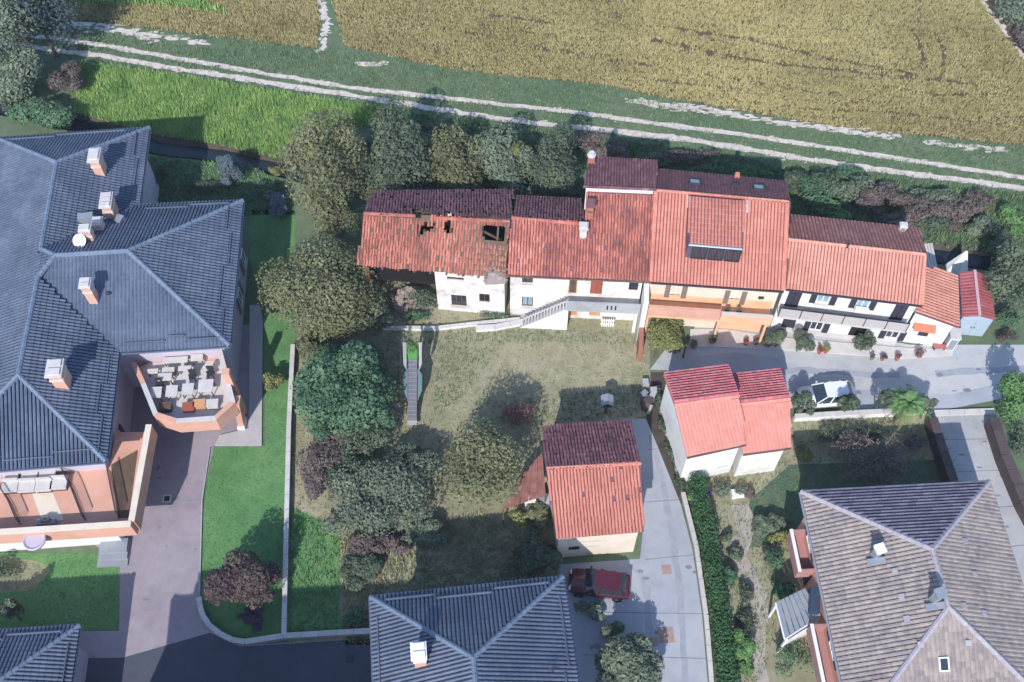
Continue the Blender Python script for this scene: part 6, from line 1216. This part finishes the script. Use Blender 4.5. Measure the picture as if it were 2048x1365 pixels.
# hut on posts, rusty sheet shelter
q = P(1214, 806, 1.5); hb = thing('bird_house', 'small pale roofed box on a post at the edge of the garden lawn', 'bird house', (q.x, q.y, 0)); mb = MB(); mb.cbox((q.x, q.y, 0), .14, .14, 1.3); mb.build('post', wood, hb); mb = MB(); mb.cbox((q.x, q.y, 1.3), .55, .55, .55); mb.build('box', wood, hb); mb = MB(); z = 1.85
for s in (-1, 1): mb.slab([V3((q.x + s * .42, q.y - .4, z - .04)), V3((q.x + s * .42, q.y + .4, z - .04)), V3((q.x, q.y + .4, z + .22)), V3((q.x, q.y - .4, z + .22))], .04)
mb.build('roof', metal_g, hb); mb = MB(); mb.cbox((q.x, q.y - .28, 1.5), .18, .03, .2); mb.build('entrance', dkin, hb)
bush('copper_bush', 'reddish brown shrub north of the round olive tree', 1025, 835, 1.2, .8, 1.5, lf_rust, 1500, .16)
sp_ = [P(1036, 958, 2.2), P(1085, 905, 2.2), P(1092, 990, 2.2), P(1005, 1020, 2.2)]; sh_ = thing('lean_to_shelter', 'rusty brown sheet shelter between the round tree and the old garage', 'shelter', ((sp_[0] + sp_[2]) / 2).to_2d().to_3d())
for k in range(5):
    l = lambda p, q, f: p + (q - p) * f; f0, f1 = k / 5, (k + 1) / 5 - .01; mb = MB(); mb.slab([l(sp_[0], sp_[1], f0), l(sp_[3], sp_[2], f0), l(sp_[3], sp_[2], f1), l(sp_[0], sp_[1], f1)], .04, random.random()); mb.build('roof_sheet', rust, sh_)
for p in sp_: mb = MB(); mb.cbox((p.x * .98 + (sp_[0].x + sp_[2].x) * .01, p.y, 0), .1, .1, 2.15); mb.build('post', wood, sh_)
q = P(1060, 1000, 1.3); mc = thing('meter_cabinet', 'small white cabinet between the rusty shelter and the garage', 'cabinet', (q.x, q.y, 0)); mb = MB(); mb.cbox((q.x, q.y, 0), .65, .4, 1.35, R(5)); mb.build('body', whitep, mc); mb = MB(); mb.cbox((q.x, q.y, 1.352), .75, .5, .06, R(5)); mb.build('lid', whitep, mc); mb = MB(); mb.cbox((q.x, q.y - .21, .5), .4, .02, .5, R(5)); mb.build('vent_grille', dkmetal, mc)
q = P(1085, 996, 1.3); mc = thing('water_tank', 'pale blue grey tank beside the small white cabinet', 'tank', (q.x, q.y, 0)); mb = MB(); mb.cbox((q.x, q.y, 0), .85, .6, 1.2, R(5)); mb.build('body', metal_p, mc); mb = MB(); mb.lathe((q.x, q.y, 1.2), [(.22, 0), (.22, .07), (.05, .1)], 12); mb.build('lid', metal_g, mc)
# white tarpaulin by the pool
q = P(1920, 524, .8); tp = thing('white_tarpaulin', 'white pointed tarpaulin propped up beside the dark pool', 'tarpaulin', (q.x, q.y, 0)); mb = MB(); ap_ = V3((q.x + .25, q.y + .3, 1.9)); n = 12; rb_ = [V3((q.x + math.cos(6.283 * k / n) * (.75 + .15 * (k % 2)), q.y + math.sin(6.283 * k / n) * (.5 + .1 * (k % 2)), .02)) for k in range(n)]
for k in range(n): mb.face([rb_[k], rb_[(k + 1) % n], ap_ + (rb_[(k + 1) % n] - ap_) * .08, ap_ + (rb_[k] - ap_) * .08], random.random())
mb.face([ap_ + (p - ap_) * .08 for p in rb_]); mb.build('sheet', tarp_w, tp); mb = MB(); mb.tube([V3((ap_.x, ap_.y, 0)), ap_ + V3((0, 0, .05))], .04, 6); mb.build('pole', wood, tp)
q = P(1860, 508, .2); pl = thing('plank_bridge', 'pale planks laid across the ditch behind the white house', 'planks', (q.x, q.y, 0))
for k in range(4): mb = MB(); mb.obox(V3((q.x - .5 + k * .22, q.y - 1.3, .03)), V3((.19, 0, 0)), V3((.1, 2.4, 0)), V3((0, 0, .05))); mb.build('plank', stone_pale, pl)
# manholes
def manhole(px, py, s, m, fm, label, rot):
    q = P(px, py, 0); t = thing('manhole_cover', label, 'manhole cover', (q.x, q.y, .012)); mb = MB(); mb.cbox((q.x, q.y, .012), s, s, .012, rot); mb.build('frame', fm, t); mb = MB(); mb.cbox((q.x, q.y, .0245), s * .66, s * .66, .012, rot); mb.build('cover', m, t)
manhole(334, 998, .55, dkmetal, stone_pale, 'small dark drain cover in the driveway of the apartment block', 0); brick_g = mat('brick_cover', [(.30, .19, .165), (.40, .28, .25)], 4, .7, .9, .3)
manhole(1333, 1140, .6, brick_g, brick_g, 'single brick red manhole cover in the lane level with the red car', R(4)); manhole(1332, 1271, .95, brick_g, brick_g, 'largest brick red manhole cover in the lane', R(4)); manhole(1307, 1284, .55, brick_g, brick_g, 'small brick red manhole cover left of the largest one', R(4)); manhole(700, 1318, .8, dkmetal, asphalt, 'dark manhole cover in the shaded street', 0)
# potted plants along the houses
gP = 'potted plants of the houses'
for px, py, r, m, lab in [(1425, 680, .34, lf_dark, 'dark potted plant before the dormer house'), (1388, 690, .28, lf_grey, 'grey potted plant beside the pergola climber'), (1492, 685, .22, lf_red, 'small red potted plant, left of two before the dormer house'), (1512, 684, .22, lf_cop, 'small copper potted plant, right of two before the dormer house'), (1531, 680, .30, lf_red, 'red flowering potted plant next to the first cypress shrub'), (1640, 702, .22, lf_red, 'red flowering pot on the kerb before the white house'), (1652, 700, .26, lf_yel, 'yellow green pot on the kerb before the white house'), (1745, 715, .16, lf_dark, 'tiny dark pot right of the doorway shrub'), (1766, 716, .18, lf_cop, 'small brownish pot in the middle of the kerb'), (1795, 716, .18, lf_red, 'small reddish pot at the right part of the kerb'), (1838, 707, .34, lf_brown, 'wide brown leaved pot near the annex')]:
    q = P(px, py, .3); t = thing('potted_plant', lab, 'potted plant', (q.x, q.y, .0), gP); mb = MB(); mb.lathe((q.x, q.y, .0), [(r * .6, 0), (r * .85, .32), (r * .9, .36), (r * .7, .36)], 12); mb.build('pot', brickp, t); Q_, T_ = leaves((q.x, q.y, .36 + r * .7), (r * 1.1, r * 1.1, r * 1.0), 220, .1, 6); quads('foliage', Q_, T_, m, t)
for px, py, rz_, lab in [(1555, 680, 1.0, 'dark cypress shrub before the left corner of the white house'), (1604, 684, 1.0, 'second dark cypress shrub before the white house, the one right of the corner'), (1728, 688, .95, 'dark cypress shrub beside the dark doorway')]:
    c = P(px, py, .95); t = thing('cypress_shrub', lab, 'shrub', (c.x, c.y, 0), 'clipped shrubs before the white house'); Q_, T_ = leaves(c, (.72, .68, rz_ * 1.2), 1700, .13, 8, (.2, .8), low=-.9); quads('crown', Q_, T_, lf_dark, t); trunk_mesh(t, (c.x, c.y, 0), (c.x, c.y, .8), .05, 2, .15)
# stacked planters and stones beside the lane corner
q = P(1300, 790, .4); st_ = thing('clutter_heap', 'pale heap of boards and buckets against the shaded garage side', 'heap', (q.x, q.y, 0))
for k in range(14): mb = MB(); mb.cbox((q.x + random.uniform(-.45, .35), q.y + random.uniform(-1.1, 1.2), 0), random.uniform(.15, .5), random.uniform(.2, .6), random.uniform(.2, .9), random.random() * 3, random.random()); mb.build('board', [conc, metal_g, wood, darkwall][k % 4], st_)
q = P(1480, 985, .4); st_ = thing('flower_trough', 'white trough with plants at the foot of the white garage', 'planter', (q.x, q.y, 0)); mb = MB(); mb.cbox((q.x, q.y, 0), 1.1, .5, .45, R(8)); mb.build('trough', white_w, st_); Q_, T_ = leaves((q.x, q.y, .6), (.55, .3, .25), 250, .11, 6); quads('plants', Q_, T_, lf_grey, st_)

# ================================================================ AIR
hz = bpy.data.materials.new('haze'); hz.use_nodes = True; hn = hz.node_tree; hn.nodes.remove(hn.nodes['Principled BSDF']); pv = hn.nodes.new('ShaderNodeVolumePrincipled')
pv.inputs['Color'].default_value = (.80, .88, 1, 1); pv.inputs['Density'].default_value = 0.0002; pv.inputs['Anisotropy'].default_value = 0.0
hn.links.new(pv.outputs[0], [n for n in hn.nodes if n.type == 'OUTPUT_MATERIAL'][0].inputs['Volume'])
mb = MB(); mb.obox((-702, -702, -1.6), (1404, 0, 0), (0, 1404, 0), (0, 0, CAMH + 2.6)); mb.build('haze', hz, None, 'stuff')
